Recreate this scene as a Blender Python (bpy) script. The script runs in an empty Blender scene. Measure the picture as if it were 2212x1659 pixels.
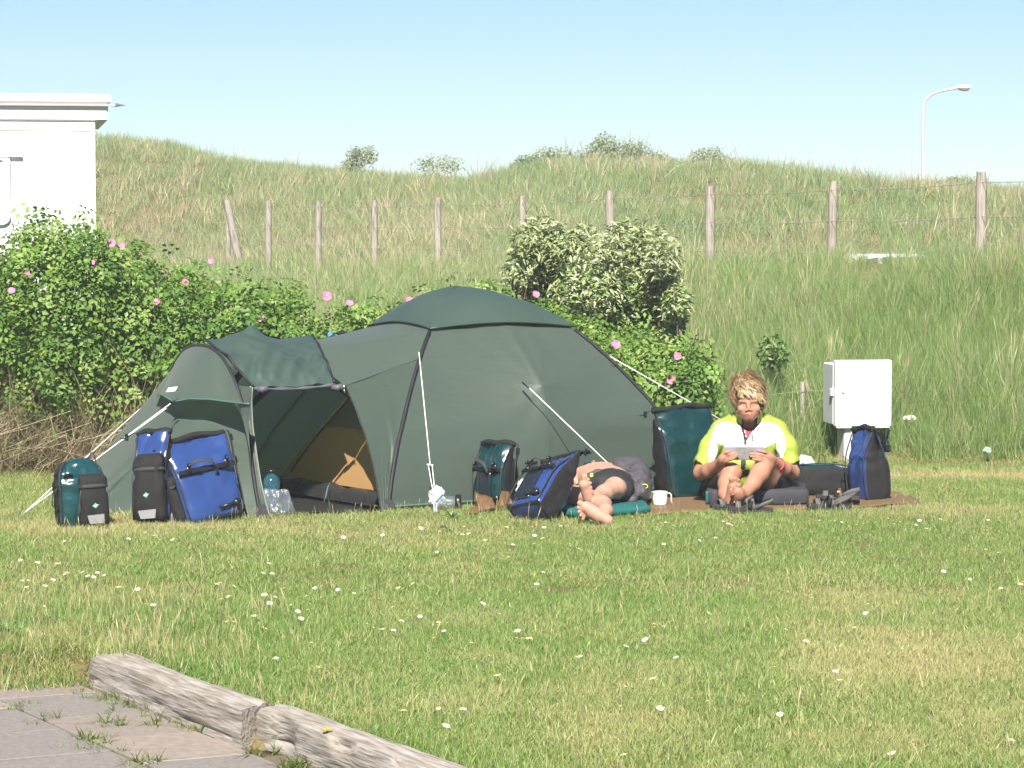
import bpy, math, random
import numpy as np
from mathutils import Vector, Matrix, Euler, noise as mnoise

# ------------------------------------------------------------------ camera, sky, sun, exposure
SC = bpy.context.scene
CAM_Z, FPX, CX, CY, HORIZON = 1.65, 6100.0, 1106.0, 829.5, 516.0     # photograph measured on a 2212 x 1659 grid
PITCH = math.atan((CY - HORIZON) / FPX)
cam_data = bpy.data.cameras.new('camera'); cam_data.sensor_width = 36.0
cam_data.lens = FPX * 36.0 / 2212.0
cam_data.clip_start = 0.1; cam_data.clip_end = 6000.0
cam = bpy.data.objects.new('camera', cam_data); SC.collection.objects.link(cam)
cam.location = (0, 0, CAM_Z); cam.rotation_euler = (math.pi/2 - PITCH, 0, 0)
SC.camera = cam

SUN_ELEV, SUN_AZ = math.radians(44), math.radians(-4)      # azimuth measured from behind the camera, positive towards the right
SUN_DIR = Vector((math.sin(SUN_AZ)*math.cos(SUN_ELEV), -math.cos(SUN_AZ)*math.cos(SUN_ELEV), math.sin(SUN_ELEV)))
world = bpy.data.worlds.new('World'); SC.world = world; world.use_nodes = True
wn = world.node_tree; wn.nodes.clear()
wo = wn.nodes.new('ShaderNodeOutputWorld'); wb = wn.nodes.new('ShaderNodeBackground')
sky = wn.nodes.new('ShaderNodeTexSky'); sky.sky_type = 'NISHITA'; sky.sun_disc = False
sky.sun_elevation = SUN_ELEV; sky.sun_rotation = math.pi - SUN_AZ
sky.altitude = 0; sky.air_density = 0.9; sky.dust_density = 0.0; sky.ozone_density = 6.0
wb.inputs['Strength'].default_value = 0.041
wn.links.new(sky.outputs[0], wb.inputs['Color']); wn.links.new(wb.outputs[0], wo.inputs['Surface'])
sun_data = bpy.data.lights.new('sun', 'SUN'); sun_data.energy = 4.6; sun_data.angle = math.radians(0.53)
sun_data.color = (1.0, 0.95, 0.86)
sun = bpy.data.objects.new('sun', sun_data); SC.collection.objects.link(sun)
sun.rotation_euler = SUN_DIR.to_track_quat('Z', 'Y').to_euler()
sun.location = (6, -14, 15)
SC.view_settings.view_transform = 'Standard'; SC.view_settings.look = 'None'
SC.view_settings.gamma = 1.0; SC.view_settings.use_curve_mapping = False
SC.view_settings.exposure = 1.5
SC.cycles.max_bounces = 5; SC.cycles.diffuse_bounces = 3; SC.cycles.glossy_bounces = 2
SC.cycles.transmission_bounces = 4; SC.cycles.transparent_max_bounces = 8
SC.cycles.use_adaptive_sampling = True; SC.cycles.adaptive_threshold = 0.03
SC.cycles.sample_clamp_indirect = 6.0

# ------------------------------------------------------------------ helpers
rnd = random.Random(7); rng = np.random.default_rng(11)
_cp, _sp = math.cos(PITCH), math.sin(PITCH)
def at(x, y, Y):
    """the point of the place at depth Y that the photograph shows at (x, y)"""
    dx, dz = (x - CX)/FPX, -(y - CY)/FPX
    d = Vector((dx, _cp + dz*_sp, -_sp + dz*_cp))
    return Vector((0, 0, CAM_Z)) + d*(Y/d.y)
def gr(x, y, z=0.0):
    dx, dz = (x - CX)/FPX, -(y - CY)/FPX
    d = Vector((dx, _cp + dz*_sp, -_sp + dz*_cp))
    return Vector((0, 0, CAM_Z)) + d*((z - CAM_Z)/d.z)
def lin(r, g, b):
    f = lambda c: (c/255/12.92) if c <= 10 else ((c/255 + .055)/1.055)**2.4
    return (f(r), f(g), f(b))
def V(*a): return Vector(a)
def lerp(a, b, t): return a + (b - a)*t
def smooth(t):
    t = np.clip(t, 0, 1); return t*t*(3 - 2*t)

def mat(name, col, rough=.6, spec=.4, col2=None, scale=20., amount=.5, bump=0., bscale=None, detail=4., trans=0., sheen=0.,
        metal=0., coat=0., stretch=(1, 1, 1), alpha=1., transmission=0., ior=1.45, bdist=.01, tcol=None):
    m = bpy.data.materials.new(name); m.use_nodes = True
    nt = m.node_tree; nt.nodes.clear(); N = nt.nodes.new; L = nt.links.new
    out = N('ShaderNodeOutputMaterial'); p = N('ShaderNodeBsdfPrincipled')
    p.inputs['Roughness'].default_value = rough; p.inputs['Specular IOR Level'].default_value = spec
    p.inputs['Metallic'].default_value = metal; p.inputs['Coat Weight'].default_value = coat
    p.inputs['Coat Roughness'].default_value = .12
    p.inputs['Sheen Weight'].default_value = sheen; p.inputs['Alpha'].default_value = alpha
    p.inputs['Transmission Weight'].default_value = transmission; p.inputs['IOR'].default_value = ior
    tc = N('ShaderNodeTexCoord'); mp = N('ShaderNodeMapping'); mp.inputs['Scale'].default_value = stretch
    L(tc.outputs['Object'], mp.inputs['Vector'])
    no = N('ShaderNodeTexNoise'); no.inputs['Scale'].default_value = scale; no.inputs['Detail'].default_value = detail
    L(mp.outputs[0], no.inputs['Vector'])
    if col2 is None: col2 = tuple(c*.72 for c in col)
    mx = N('ShaderNodeMix'); mx.data_type = 'RGBA'
    rp = N('ShaderNodeMapRange'); rp.inputs['From Min'].default_value = .5 - .25; rp.inputs['From Max'].default_value = .75
    rp.inputs['To Max'].default_value = amount
    L(no.outputs['Fac'], rp.inputs['Value']); L(rp.outputs[0], mx.inputs['Factor'])
    mx.inputs['A'].default_value = (*col, 1); mx.inputs['B'].default_value = (*col2, 1)
    L(mx.outputs['Result'], p.inputs['Base Color'])
    if bump > 0:
        nb = N('ShaderNodeTexNoise'); nb.inputs['Scale'].default_value = bscale or scale*3; nb.inputs['Detail'].default_value = 5
        L(mp.outputs[0], nb.inputs['Vector'])
        b = N('ShaderNodeBump'); b.inputs['Strength'].default_value = bump; b.inputs['Distance'].default_value = bdist
        L(nb.outputs['Fac'], b.inputs['Height']); L(b.outputs[0], p.inputs['Normal'])
    if trans > 0:
        t = N('ShaderNodeBsdfTranslucent'); ms = N('ShaderNodeMixShader'); ms.inputs[0].default_value = trans
        t.inputs['Color'].default_value = (*(tcol or (0, 0, 0)), 1)
        if tcol is None: L(mx.outputs['Result'], t.inputs['Color'])
        L(p.outputs[0], ms.inputs[1]); L(t.outputs[0], ms.inputs[2])
        L(ms.outputs[0], out.inputs['Surface'])
    else:
        L(p.outputs[0], out.inputs['Surface'])
    return m

def blade_mat(name, cols, dry, trans=.35, rough=.45, drypow=1.0, spec=.35):
    """plant material: colour runs with the per-blade 'tint', dries with the per-clump 'dry'"""
    m = bpy.data.materials.new(name); m.use_nodes = True
    nt = m.node_tree; nt.nodes.clear(); N = nt.nodes.new; L = nt.links.new
    out = N('ShaderNodeOutputMaterial'); p = N('ShaderNodeBsdfPrincipled'); t = N('ShaderNodeBsdfTranslucent')
    p.inputs['Roughness'].default_value = rough; p.inputs['Specular IOR Level'].default_value = spec
    a = N('ShaderNodeAttribute'); a.attribute_name = 'tint'
    cr = N('ShaderNodeValToRGB'); L(a.outputs['Fac'], cr.inputs['Fac'])
    e = cr.color_ramp.elements
    e[0].position = 0; e[0].color = (*cols[0], 1); e[1].position = 1; e[1].color = (*cols[-1], 1)
    for i, c in enumerate(cols[1:-1]):
        k = e.new((i + 1)/(len(cols) - 1)); k.color = (*c, 1)
    col = cr.outputs['Color']
    if dry is not None:
        d = N('ShaderNodeAttribute'); d.attribute_type = 'INSTANCER'; d.attribute_name = 'dry'
        ad = N('ShaderNodeMath'); ad.operation = 'ADD'; L(d.outputs['Fac'], ad.inputs[0])
        sc = N('ShaderNodeMath'); sc.operation = 'MULTIPLY_ADD'; L(a.outputs['Fac'], sc.inputs[0]); sc.inputs[1].default_value = .7; sc.inputs[2].default_value = -.35
        L(sc.outputs[0], ad.inputs[1])
        mx = N('ShaderNodeMix'); mx.data_type = 'RGBA'; mx.clamp_factor = True
        L(ad.outputs[0], mx.inputs['Factor']); L(col, mx.inputs['A']); mx.inputs['B'].default_value = (*dry, 1)
        col = mx.outputs['Result']
    L(col, p.inputs['Base Color']); L(col, t.inputs['Color'])
    ms = N('ShaderNodeMixShader'); ms.inputs[0].default_value = trans
    L(p.outputs[0], ms.inputs[1]); L(t.outputs[0], ms.inputs[2]); L(ms.outputs[0], out.inputs['Surface'])
    return m

COL = SC.collection
def tag(o, label=None, cat=None, group=None, kind=None):
    if label: o['label'] = label
    if cat: o['category'] = cat
    if group: o['group'] = group
    if kind: o['kind'] = kind
    return o
def thing(name, label, cat, loc=(0, 0, 0), rot=(0, 0, 0), group=None):
    o = bpy.data.objects.new(name, None); COL.objects.link(o); o.empty_display_size = .1
    o.location = loc; o.rotation_euler = rot
    return tag(o, label, cat, group)
def link(name, me, parent=None, loc=None):
    o = bpy.data.objects.new(name, me); COL.objects.link(o)
    if parent is not None: o.parent = parent
    if loc is not None: o.location = loc
    return o
def copy_tree(o, parent=None):
    c = o.copy(); COL.objects.link(c); c.parent = parent
    for ch in list(o.children): copy_tree(ch, c)
    return c

class MB:
    """collects shapes; build() links them as one mesh object"""
    def __init__(s): s.v = []; s.f = []; s.m = []
    def add(s, vs, fs, mi=0):
        b = len(s.v); s.v.extend([tuple(v) for v in vs])
        s.f.extend([tuple(i + b for i in f) for f in fs]); s.m.extend([mi]*len(fs)); return s
    def box(s, c, size, R=None, mi=0, bev=0.):
        x, y, z = [k/2 for k in size]
        if bev > 0:
            def oct_(zz, q):
                o = [p for sx in (-1, 1) for sy in (-1, 1) for p in ((sx*(x - q), sy*(y - q - bev)), (sx*(x - q - bev), sy*(y - q)))]
                return [(px, py, zz) for px, py in sorted(o, key=lambda p: math.atan2(p[1]/y, p[0]/x))]
            vs = oct_(-z, bev) + oct_(-z + bev, 0) + oct_(z - bev, 0) + oct_(z, bev); n = 8
            fs = [tuple(range(n - 1, -1, -1)), tuple(range(3*n, 4*n))]
            for k in range(3):
                for i in range(n): j = (i + 1) % n; fs.append((k*n + i, k*n + j, (k + 1)*n + j, (k + 1)*n + i))
        else:
            vs = [(-x, -y, -z), (x, -y, -z), (x, y, -z), (-x, y, -z), (-x, -y, z), (x, -y, z), (x, y, z), (-x, y, z)]
            fs = [(0, 3, 2, 1), (4, 5, 6, 7), (0, 1, 5, 4), (1, 2, 6, 5), (2, 3, 7, 6), (3, 0, 4, 7)]
        c = Vector(c)
        vs = [(R @ Vector(v) if R is not None else Vector(v)) + c for v in vs]
        return s.add(vs, fs, mi)
    def tube(s, path, r, n=8, caps=True, mi=0, flat=1.0, up=None):
        path = [Vector(p) for p in path]; rs = r if isinstance(r, (list, tuple)) else [r]*len(path)
        vs = []; prev = up
        for i, p in enumerate(path):
            d = (path[min(i + 1, len(path) - 1)] - path[max(i - 1, 0)])
            d = d.normalized() if d.length > 1e-9 else Vector((0, 0, 1))
            a = Vector(prev) if prev is not None else (Vector((0, 0, 1)) if abs(d.z) < .9 else Vector((1, 0, 0)))
            a = (a - d*a.dot(d)); a = a.normalized() if a.length > 1e-6 else d.orthogonal().normalized()
            b = d.cross(a); prev = a
            for k in range(n):
                t = 2*math.pi*k/n; vs.append(p + (a*math.cos(t)*flat + b*math.sin(t))*rs[i])
        fs = []
        for i in range(len(path) - 1):
            for k in range(n):
                j = (k + 1) % n; fs.append((i*n + k, i*n + j, (i + 1)*n + j, (i + 1)*n + k))
        if caps: fs += [tuple(range(n - 1, -1, -1)), tuple(range((len(path) - 1)*n, len(path)*n))]
        return s.add(vs, fs, mi)
    def strap(s, path, w, t=.003, side=None, mi=0):
        """flat webbing along path, w wide along 'side'"""
        path = [Vector(p) for p in path]; vs = []; n = len(path)
        for i, p in enumerate(path):
            d = (path[min(i + 1, n - 1)] - path[max(i - 1, 0)]).normalized()
            sd = Vector(side) if side is not None else d.orthogonal()
            sd = (sd - d*sd.dot(d)).normalized(); nn = d.cross(sd)
            for a, b in ((-1, -1), (1, -1), (1, 1), (-1, 1)): vs.append(p + sd*(a*w/2) + nn*(b*t/2))
        fs = [(3, 2, 1, 0), tuple(4*(n - 1) + k for k in range(4))]
        for i in range(n - 1):
            for k in range(4): j = (k + 1) % 4; fs.append((4*i + k, 4*i + j, 4*i + 4 + j, 4*i + 4 + k))
        return s.add(vs, fs, mi)
    def rings(s, R, caps=True, mi=0, closed=True):
        n = len(R[0]); vs = [p for r in R for p in r]; fs = []
        for i in range(len(R) - 1):
            for k in range(n if closed else n - 1):
                j = (k + 1) % n; fs.append((i*n + k, i*n + j, (i + 1)*n + j, (i + 1)*n + k))
        if caps: fs += [tuple(range(n - 1, -1, -1)), tuple(range((len(R) - 1)*n, len(R)*n))]
        return s.add(vs, fs, mi)
    def grid(s, G, mi=0):
        return s.rings(G, caps=False, mi=mi, closed=False)
    def ball(s, c, r, n=10, m=7, R=None, mi=0):
        if not hasattr(r, '__len__'): r = (r, r, r)
        vs = []; fs = []; c = Vector(c)
        for i in range(m + 1):
            ph = math.pi*i/m - math.pi/2
            for k in range(n):
                t = 2*math.pi*k/n
                p = Vector((r[0]*math.cos(ph)*math.cos(t), r[1]*math.cos(ph)*math.sin(t), r[2]*math.sin(ph)))
                vs.append(c + (R @ p if R is not None else p))
        for i in range(m):
            for k in range(n): j = (k + 1) % n; fs.append((i*n + k, i*n + j, (i + 1)*n + j, (i + 1)*n + k))
        return s.add(vs, fs, mi)
    def build(s, name, mats, parent=None, world=False, smoothed=True, solid=0., off=-1.):
        me = bpy.data.meshes.new(name)
        o = None
        vs = s.v
        if world and parent is not None:
            L = parent.matrix_basis.translation if parent.parent is None else parent.parent.matrix_basis.translation
            vs = [(v[0] - L[0], v[1] - L[1], v[2] - L[2]) for v in s.v]
        me.from_pydata(vs, [], s.f)
        if not isinstance(mats, (list, tuple)): mats = [mats]
        for m in mats: me.materials.append(m)
        if len(mats) > 1: me.polygons.foreach_set('material_index', s.m)
        if smoothed: me.polygons.foreach_set('use_smooth', [True]*len(me.polygons))
        me.update()
        o = link(name, me, parent)
        if smoothed == 'angle':
            try: me.set_sharp_from_angle(angle=math.radians(40))
            except Exception: pass
        if solid:
            md = o.modifiers.new('thickness', 'SOLIDIFY'); md.thickness = solid; md.offset = off
        return o

class SDF:
    """small smooth-blended distance field, meshed with surface nets"""
    def __init__(s, lo, hi, h):
        s.lo = np.array(lo, float); s.h = h
        s.n = np.ceil((np.array(hi, float) - s.lo)/h).astype(int) + 1
        s.d = np.full(s.n, 9.0, np.float32)
    def _sl(s, lo, hi):
        a = np.clip(np.floor((np.array(lo) - s.lo)/s.h).astype(int), 0, s.n - 1)
        b = np.clip(np.ceil((np.array(hi) - s.lo)/s.h).astype(int) + 1, 1, s.n)
        ax = [(np.arange(a[i], b[i])*s.h + s.lo[i]).astype(np.float32) for i in range(3)]
        return tuple(slice(a[i], b[i]) for i in range(3)), ax[0][:, None, None], ax[1][None, :, None], ax[2][None, None, :]
    def _mix(s, sl, d, k, sub=False):
        o = s.d[sl]
        if sub:
            d = -d; h = np.maximum(k - np.abs(o - d), 0)/max(k, 1e-6); s.d[sl] = np.maximum(o, d) + h*h*k*.25
        else:
            h = np.maximum(k - np.abs(o - d), 0)/max(k, 1e-6); s.d[sl] = np.minimum(o, d) - h*h*k*.25
    def cap(s, a, b, ra, rb=None, k=.012, sub=False, flat=None):
        rb = ra if rb is None else rb
        a = np.array(a, np.float32); b = np.array(b, np.float32); e = max(ra, rb) + k + 3*s.h
        sl, X, Y, Z = s._sl(np.minimum(a, b) - e, np.maximum(a, b) + e)
        if min(s.d[sl].shape) == 0: return s
        ba = b - a; q = float(ba @ ba) + 1e-12
        t = np.clip(((X - a[0])*ba[0] + (Y - a[1])*ba[1] + (Z - a[2])*ba[2])/q, 0, 1)
        d = np.sqrt((X - a[0] - t*ba[0])**2 + (Y - a[1] - t*ba[1])**2 + (Z - a[2] - t*ba[2])**2) - (ra + (rb - ra)*t)
        s._mix(sl, d, k, sub); return s
    def chain(s, pts, rs, k=.012):
        for i in range(len(pts) - 1): s.cap(pts[i], pts[i + 1], rs[i], rs[i + 1], k)
        return s
    def ell(s, c, r, R=None, k=.012, sub=False):
        c = np.array(c, np.float32); r = np.array(r, np.float32); e = float(r.max()) + k + 3*s.h
        sl, X, Y, Z = s._sl(c - e, c + e)
        if min(s.d[sl].shape) == 0: return s
        P = [X - c[0], Y - c[1], Z - c[2]]
        if R is not None:
            M = np.array(R.transposed(), np.float32)
            P = [M[i, 0]*P[0] + M[i, 1]*P[1] + M[i, 2]*P[2] for i in range(3)]
        k0 = np.sqrt(sum((P[i]/r[i])**2 for i in range(3))); k1 = np.sqrt(sum((P[i]/r[i]**2)**2 for i in range(3)))
        s._mix(sl, k0*(k0 - 1)/np.maximum(k1, 1e-6), k, sub); return s
    def cut(s, p, n):
        """remove everything on the side the normal n points to"""
        p = np.array(p, np.float32); n = np.array(Vector(n).normalized(), np.float32)
        sl, X, Y, Z = s._sl(s.lo, s.lo + s.n*s.h)
        d = (X - p[0])*n[0] + (Y - p[1])*n[1] + (Z - p[2])*n[2]
        s.d = np.maximum(s.d, d); return s
    def noise(s, amp, scale, seed=0):
        r = np.random.default_rng(seed); sl, X, Y, Z = s._sl(s.lo, s.lo + s.n*s.h); f = 0
        for i in range(7):
            w = r.normal(size=3); w *= scale*(.6 + .8*r.random())/np.linalg.norm(w); f = f + np.sin(X*w[0] + Y*w[1] + Z*w[2] + r.random()*6.28)
        s.d = (s.d + f*amp/3).astype(np.float32); return s
    def mesh(s):
        d = s.d; I = d < 0; n = s.n
        c = np.zeros(n - 1, np.int8)
        for i in (0, 1):
            for j in (0, 1):
                for k in (0, 1): c += I[i:n[0] - 1 + i, j:n[1] - 1 + j, k:n[2] - 1 + k]
        act = (c > 0) & (c < 8); idx = np.full(n - 1, -1, np.int64); cells = np.argwhere(act); idx[act] = np.arange(len(cells))
        P = np.zeros((len(cells), 3)); W = np.zeros(len(cells))
        cor = [(i, j, k) for i in (0, 1) for j in (0, 1) for k in (0, 1)]
        val = {q: d[cells[:, 0] + q[0], cells[:, 1] + q[1], cells[:, 2] + q[2]].astype(float) for q in cor}
        for a in cor:
            for ax in range(3):
                if a[ax] == 0:
                    b = tuple(1 if t == ax else a[t] for t in range(3)); va, vb = val[a], val[b]
                    x = (va < 0) != (vb < 0); t = np.where(x, va/np.where(x, va - vb, 1), 0)
                    p = np.tile(np.array(a, float), (len(cells), 1)); p[:, ax] += t
                    P[x] += p[x]; W[x] += 1
        P = s.lo + (cells + P/W[:, None])*s.h
        F = []
        for ax in range(3):
            a1, a2 = [(1, 2), (2, 0), (0, 1)][ax]
            sl0 = [slice(1, n[i] - 1) for i in range(3)]; sl0[ax] = slice(0, n[ax] - 1)
            sl1 = list(sl0); sl1[ax] = slice(1, n[ax])
            A, B = I[tuple(sl0)], I[tuple(sl1)]; e = np.argwhere(A != B)
            if len(e) == 0: continue
            inside = A[tuple(e.T)]; off = np.array([1, 1, 1]); off[ax] = 0; e = e + off
            def g(u, w):
                q = e.copy(); q[:, a1] += u; q[:, a2] += w; return idx[q[:, 0], q[:, 1], q[:, 2]]
            q = np.stack([g(-1, -1), g(0, -1), g(0, 0), g(-1, 0)], 1)
            q[~inside] = q[~inside][:, ::-1]; F.append(q)
        return P, np.concatenate(F)
    def build(s, name, mats, parent=None, world=True, matfn=None):
        P, F = s.mesh()
        me = bpy.data.meshes.new(name)
        L = np.array(parent.matrix_basis.translation) if (world and parent is not None) else np.zeros(3)
        Q = P - L
        me.vertices.add(len(Q)); me.vertices.foreach_set('co', Q.astype(np.float32).ravel())
        me.loops.add(len(F)*4); me.loops.foreach_set('vertex_index', F.astype(np.int32).ravel())
        me.polygons.add(len(F)); me.polygons.foreach_set('loop_start', np.arange(0, len(F)*4, 4, dtype=np.int32))
        me.polygons.foreach_set('loop_total', np.full(len(F), 4, np.int32))
        if not isinstance(mats, (list, tuple)): mats = [mats]
        for m in mats: me.materials.append(m)
        if matfn is not None:
            me.polygons.foreach_set('material_index', matfn(P[F].mean(1)).astype(np.int32))
        me.polygons.foreach_set('use_smooth', np.ones(len(F), bool))
        me.update(calc_edges=True); me.validate()
        return link(name, me, parent)

def np_mesh(name, V_, F_, mats, tint=None, smoothed=False, parent=None):
    """fast mesh from arrays; tint is one float per face"""
    me = bpy.data.meshes.new(name); k = F_.shape[1]
    me.vertices.add(len(V_)); me.vertices.foreach_set('co', np.asarray(V_, np.float32).ravel())
    me.loops.add(F_.size); me.loops.foreach_set('vertex_index', F_.astype(np.int32).ravel())
    me.polygons.add(len(F_)); me.polygons.foreach_set('loop_start', np.arange(0, F_.size, k, dtype=np.int32))
    me.polygons.foreach_set('loop_total', np.full(len(F_), k, np.int32))
    me.materials.append(mats)
    if smoothed: me.polygons.foreach_set('use_smooth', np.ones(len(F_), bool))
    if tint is not None:
        a = me.attributes.new('tint', 'FLOAT', 'FACE'); a.data.foreach_set('value', np.asarray(tint, np.float32))
    me.update(calc_edges=True)
    return me

# ------------------------------------------------------------------ lie of the land
RX = np.array([-400, 0, 210, 300, 380, 420, 500, 560, 640, 740, 830, 900, 1020, 1100, 1180, 1300, 1400, 1450, 1590, 1680, 1760, 1850, 1950, 2100, 2212, 2600], float)
RY = np.array([330, 300, 300, 297, 300, 313, 328, 337, 343, 353, 367, 374, 380, 360, 350, 345, 349, 353, 366, 378, 388, 398, 404, 408, 432, 470], float)
YR = 78.0
_n = np.random.default_rng(5); _W = [( _n.normal(size=2), _n.random()*6.28) for _ in range(24)]
def nz(X, Y, s, i0=0, k=8):
    f = 0
    for w, p in _W[i0:i0 + k]: f = f + np.sin((X*w[0] + Y*w[1])*s + p)
    return f/k**.5
FENCE0, FENCED = np.array([4.65, 28.0]), np.array([-1.14, 3.08])
def fence_y(X): return np.clip(28 + (4.65 - X)*2.7, 24.5, 62)
def H(X, Y):
    X = np.asarray(X, float); Y = np.asarray(Y, float)
    yf = fence_y(X); y0 = 20.6 + .25*np.sin(X*1.3) + .15*np.sin(X*3.1 + 1); zf = np.interp(X, [-6, 4.65], [.78, 1.38])
    t = np.clip((Y - y0)/(yf - y0), 0, 1); bank = zf*(1 - (1 - t)**1.35)
    zr = 1.65 + (HORIZON - np.interp(X/YR*FPX + CX, RX, RY))/FPX*YR - .42
    u = np.clip((Y - yf)/(YR - yf), 0, 1)
    val = 2.0*smooth((X - .5)/3.5)*np.sin(np.pi*np.clip(u/.72, 0, 1))
    z = bank + (zr - zf)*smooth(u*1.02)*(Y > yf) - val
    z = z*(1 - smooth((Y - YR - 1)/45))
    far = smooth((Y - 20.6)/3)
    return z + far*(.05*nz(X, Y, .9) + .07*nz(X, Y, .33, 8))*(1 - smooth((Y - 100)/40)) + .006*nz(X, Y, 2.2, 4, 6)*(1 - far)
# ------------------------------------------------------------------ ground sheet
PAVE_Y = [14, 12.0, 10.87, 9.70, 9.60, 8.7, 7.0, 4.0]; PAVE_X = [-3.31, -2.217, -1.6, -.95, -.83, -.334, .594, 2.23]
def pave_edge(Y): return np.interp(-np.asarray(Y, float), [-k for k in PAVE_Y], PAVE_X)
def pave_mask(X, Y, grow=0.):
    """1 on the paved corner, 0 on the lawn"""
    w = .10
    a = 1 - smooth((X - pave_edge(Y) + grow - .045)/.07)
    b = 1 - smooth((Y - (11.10 + .12*(X + 2)) + .1*np.sin(X*9) + grow)/.25)
    return a*b
def axis(parts):
    o = []
    for a, b, n in parts: o += list(np.linspace(a, b, n, endpoint=False))
    return np.array(o + [parts[-1][1]])
gx = axis([(-2500, -300, 8), (-300, -60, 10), (-60, -20, 12), (-20, -4, 40), (-4, 1, 80), (1, 20, 54), (20, 60, 12), (60, 300, 10), (300, 2500, 8)])
gy = axis([(-400, -20, 6), (-20, 6, 12), (6, 12.6, 100), (12.6, 20, 28), (20, 30, 50), (30, 100, 150), (100, 200, 14), (200, 600, 8), (600, 5000, 8)])
GX, GY = np.meshgrid(gx, gy)
GZ = H(GX, GY) - .115*pave_mask(GX, GY)
nx, ny = len(gx), len(gy)
ii = (np.arange(ny - 1)[:, None]*nx + np.arange(nx - 1)[None, :]).ravel()
gF = np.stack([ii, ii + 1, ii + nx + 1, ii + nx], 1)
SOIL = mat('soil_under_grass', (.085, .085, .03), .95, .1, (.17, .13, .065), 3.0, .9, .6, 60, bdist=.02)
gme = np_mesh('ground', np.stack([GX.ravel(), GY.ravel(), GZ.ravel()], 1), gF, SOIL, smoothed=True)
ground = tag(link('ground', gme), kind='structure')

# ------------------------------------------------------------------ paving and timber edging
S1 = V(-.932, 9.645, 0); A_ = V(.479, -.878, 0).normalized(); B_ = V(.878, .479, 0).normalized()
SLABS = [mat('concrete_slab', (.245, .208, .182), .9, .2, (.165, .14, .122), 38, 1.0, .6, 160, bdist=.006, detail=8),
         mat('concrete_slab_pale', (.27, .228, .198), .9, .2, (.185, .155, .132), 30, 1.0, .6, 170, bdist=.006, detail=8),
         mat('concrete_slab_grey', (.215, .195, .18), .9, .2, (.145, .13, .118), 46, 1.0, .6, 150, bdist=.006, detail=8)]
SAND = mat('sand_bed', (.15, .118, .085), .95, .1, (.09, .076, .045), 14, .8, .6, 120, bdist=.01)
mb = MB()
bed = [[tuple(S1 + A_*t + B_*q + V(0, 0, -.108)) for q in np.linspace(-3.4, .5, 24)] for t in np.linspace(-1.75, 3.2, 30)]
bed = [[(p[0], p[1], p[2] + .006*mnoise.noise(V(p[0]*5, p[1]*5, 0))) for p in r if True] for r in bed]
# keep the bed inside the paved corner: it stops under the timbers
G2 = []
for r in bed:
    row = []
    for p in r:
        lim = float(pave_edge(p[1])) + .05
        row.append((min(p[0], lim), p[1], p[2]))
    G2.append(row)
mb.grid(G2)
pavement = tag(mb.build('pavement', SAND), kind='structure')
rq = random.Random(3)
rows = [(-.015, -.405), (-.42, -.90), (-.915, -1.395), (-1.41, -1.89), (-1.905, -2.385)]
shift = [.13, .36, .10, .33, .05]
for (q0, q1), sh in zip(rows, shift):
    for k in range(-4, 6):
        t0 = k*.5 + sh; t1 = t0 + .488; tc = (t0 + t1)/2; qc = (q0 + q1)/2
        c = S1 + A_*tc + B_*qc
        if c.y > 11.55 + .12*(c.x + 2) - .2 or c.y < 7.4: continue
        mb = MB(); mb.box((0, 0, 0), (t1 - t0, q0 - q1, .05), bev=.003)
        o = mb.build('paving_slab', SLABS[rq.randrange(3)], pavement, smoothed=False)
        o.location = (c.x, c.y, -.122 + rq.uniform(-.003, .003))
        o.rotation_euler = (rq.uniform(-.008, .008), rq.uniform(-.008, .008), math.atan2(A_.y, A_.x) + rq.uniform(-.01, .01))

def wood_mat(name, c1, c2, c3):
    m = bpy.data.materials.new(name); m.use_nodes = True; nt = m.node_tree; nt.nodes.clear(); N = nt.nodes.new; L = nt.links.new
    out = N('ShaderNodeOutputMaterial'); p = N('ShaderNodeBsdfPrincipled'); p.inputs['Roughness'].default_value = .85
    p.inputs['Specular IOR Level'].default_value = .2
    tc = N('ShaderNodeTexCoord'); mp = N('ShaderNodeMapping'); mp.inputs['Scale'].default_value = (3.2, 34, 34)
    L(tc.outputs['Object'], mp.inputs['Vector'])
    n1 = N('ShaderNodeTexNoise'); n1.inputs['Scale'].default_value = 2.2; n1.inputs['Detail'].default_value = 7; n1.inputs['Distortion'].default_value = .25
    L(mp.outputs[0], n1.inputs['Vector'])
    n2 = N('ShaderNodeTexNoise'); n2.inputs['Scale'].default_value = 5; n2.inputs['Detail'].default_value = 5; L(tc.outputs['Object'], n2.inputs['Vector'])
    cr = N('ShaderNodeValToRGB'); e = cr.color_ramp.elements
    e[0].position = .33; e[0].color = (*c3, 1); e[1].position = .62; e[1].color = (*c1, 1); k = e.new(.47); k.color = (*c2, 1)
    L(n1.outputs['Fac'], cr.inputs['Fac'])
    mx = N('ShaderNodeMix'); mx.data_type = 'RGBA'; mr = N('ShaderNodeMapRange'); mr.inputs['From Min'].default_value = .45; mr.inputs['From Max'].default_value = .7; mr.inputs['To Max'].default_value = .55
    L(n2.outputs['Fac'], mr.inputs['Value']); L(mr.outputs[0], mx.inputs['Factor']); L(cr.outputs['Color'], mx.inputs['A']); mx.inputs['B'].default_value = (c2[0]*.8, c2[1]*.78, c2[2]*.7, 1)
    L(mx.outputs['Result'], p.inputs['Base Color'])
    b = N('ShaderNodeBump'); b.inputs['Strength'].default_value = .9; b.inputs['Distance'].default_value = .008
    L(n1.outputs['Fac'], b.inputs['Height']); L(b.outputs[0], p.inputs['Normal']); L(p.outputs[0], out.inputs['Surface'])
    return m
OLDWOOD = wood_mat('weathered_timber', (.33, .30, .27), (.255, .225, .195), (.15, .128, .105))
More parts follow.
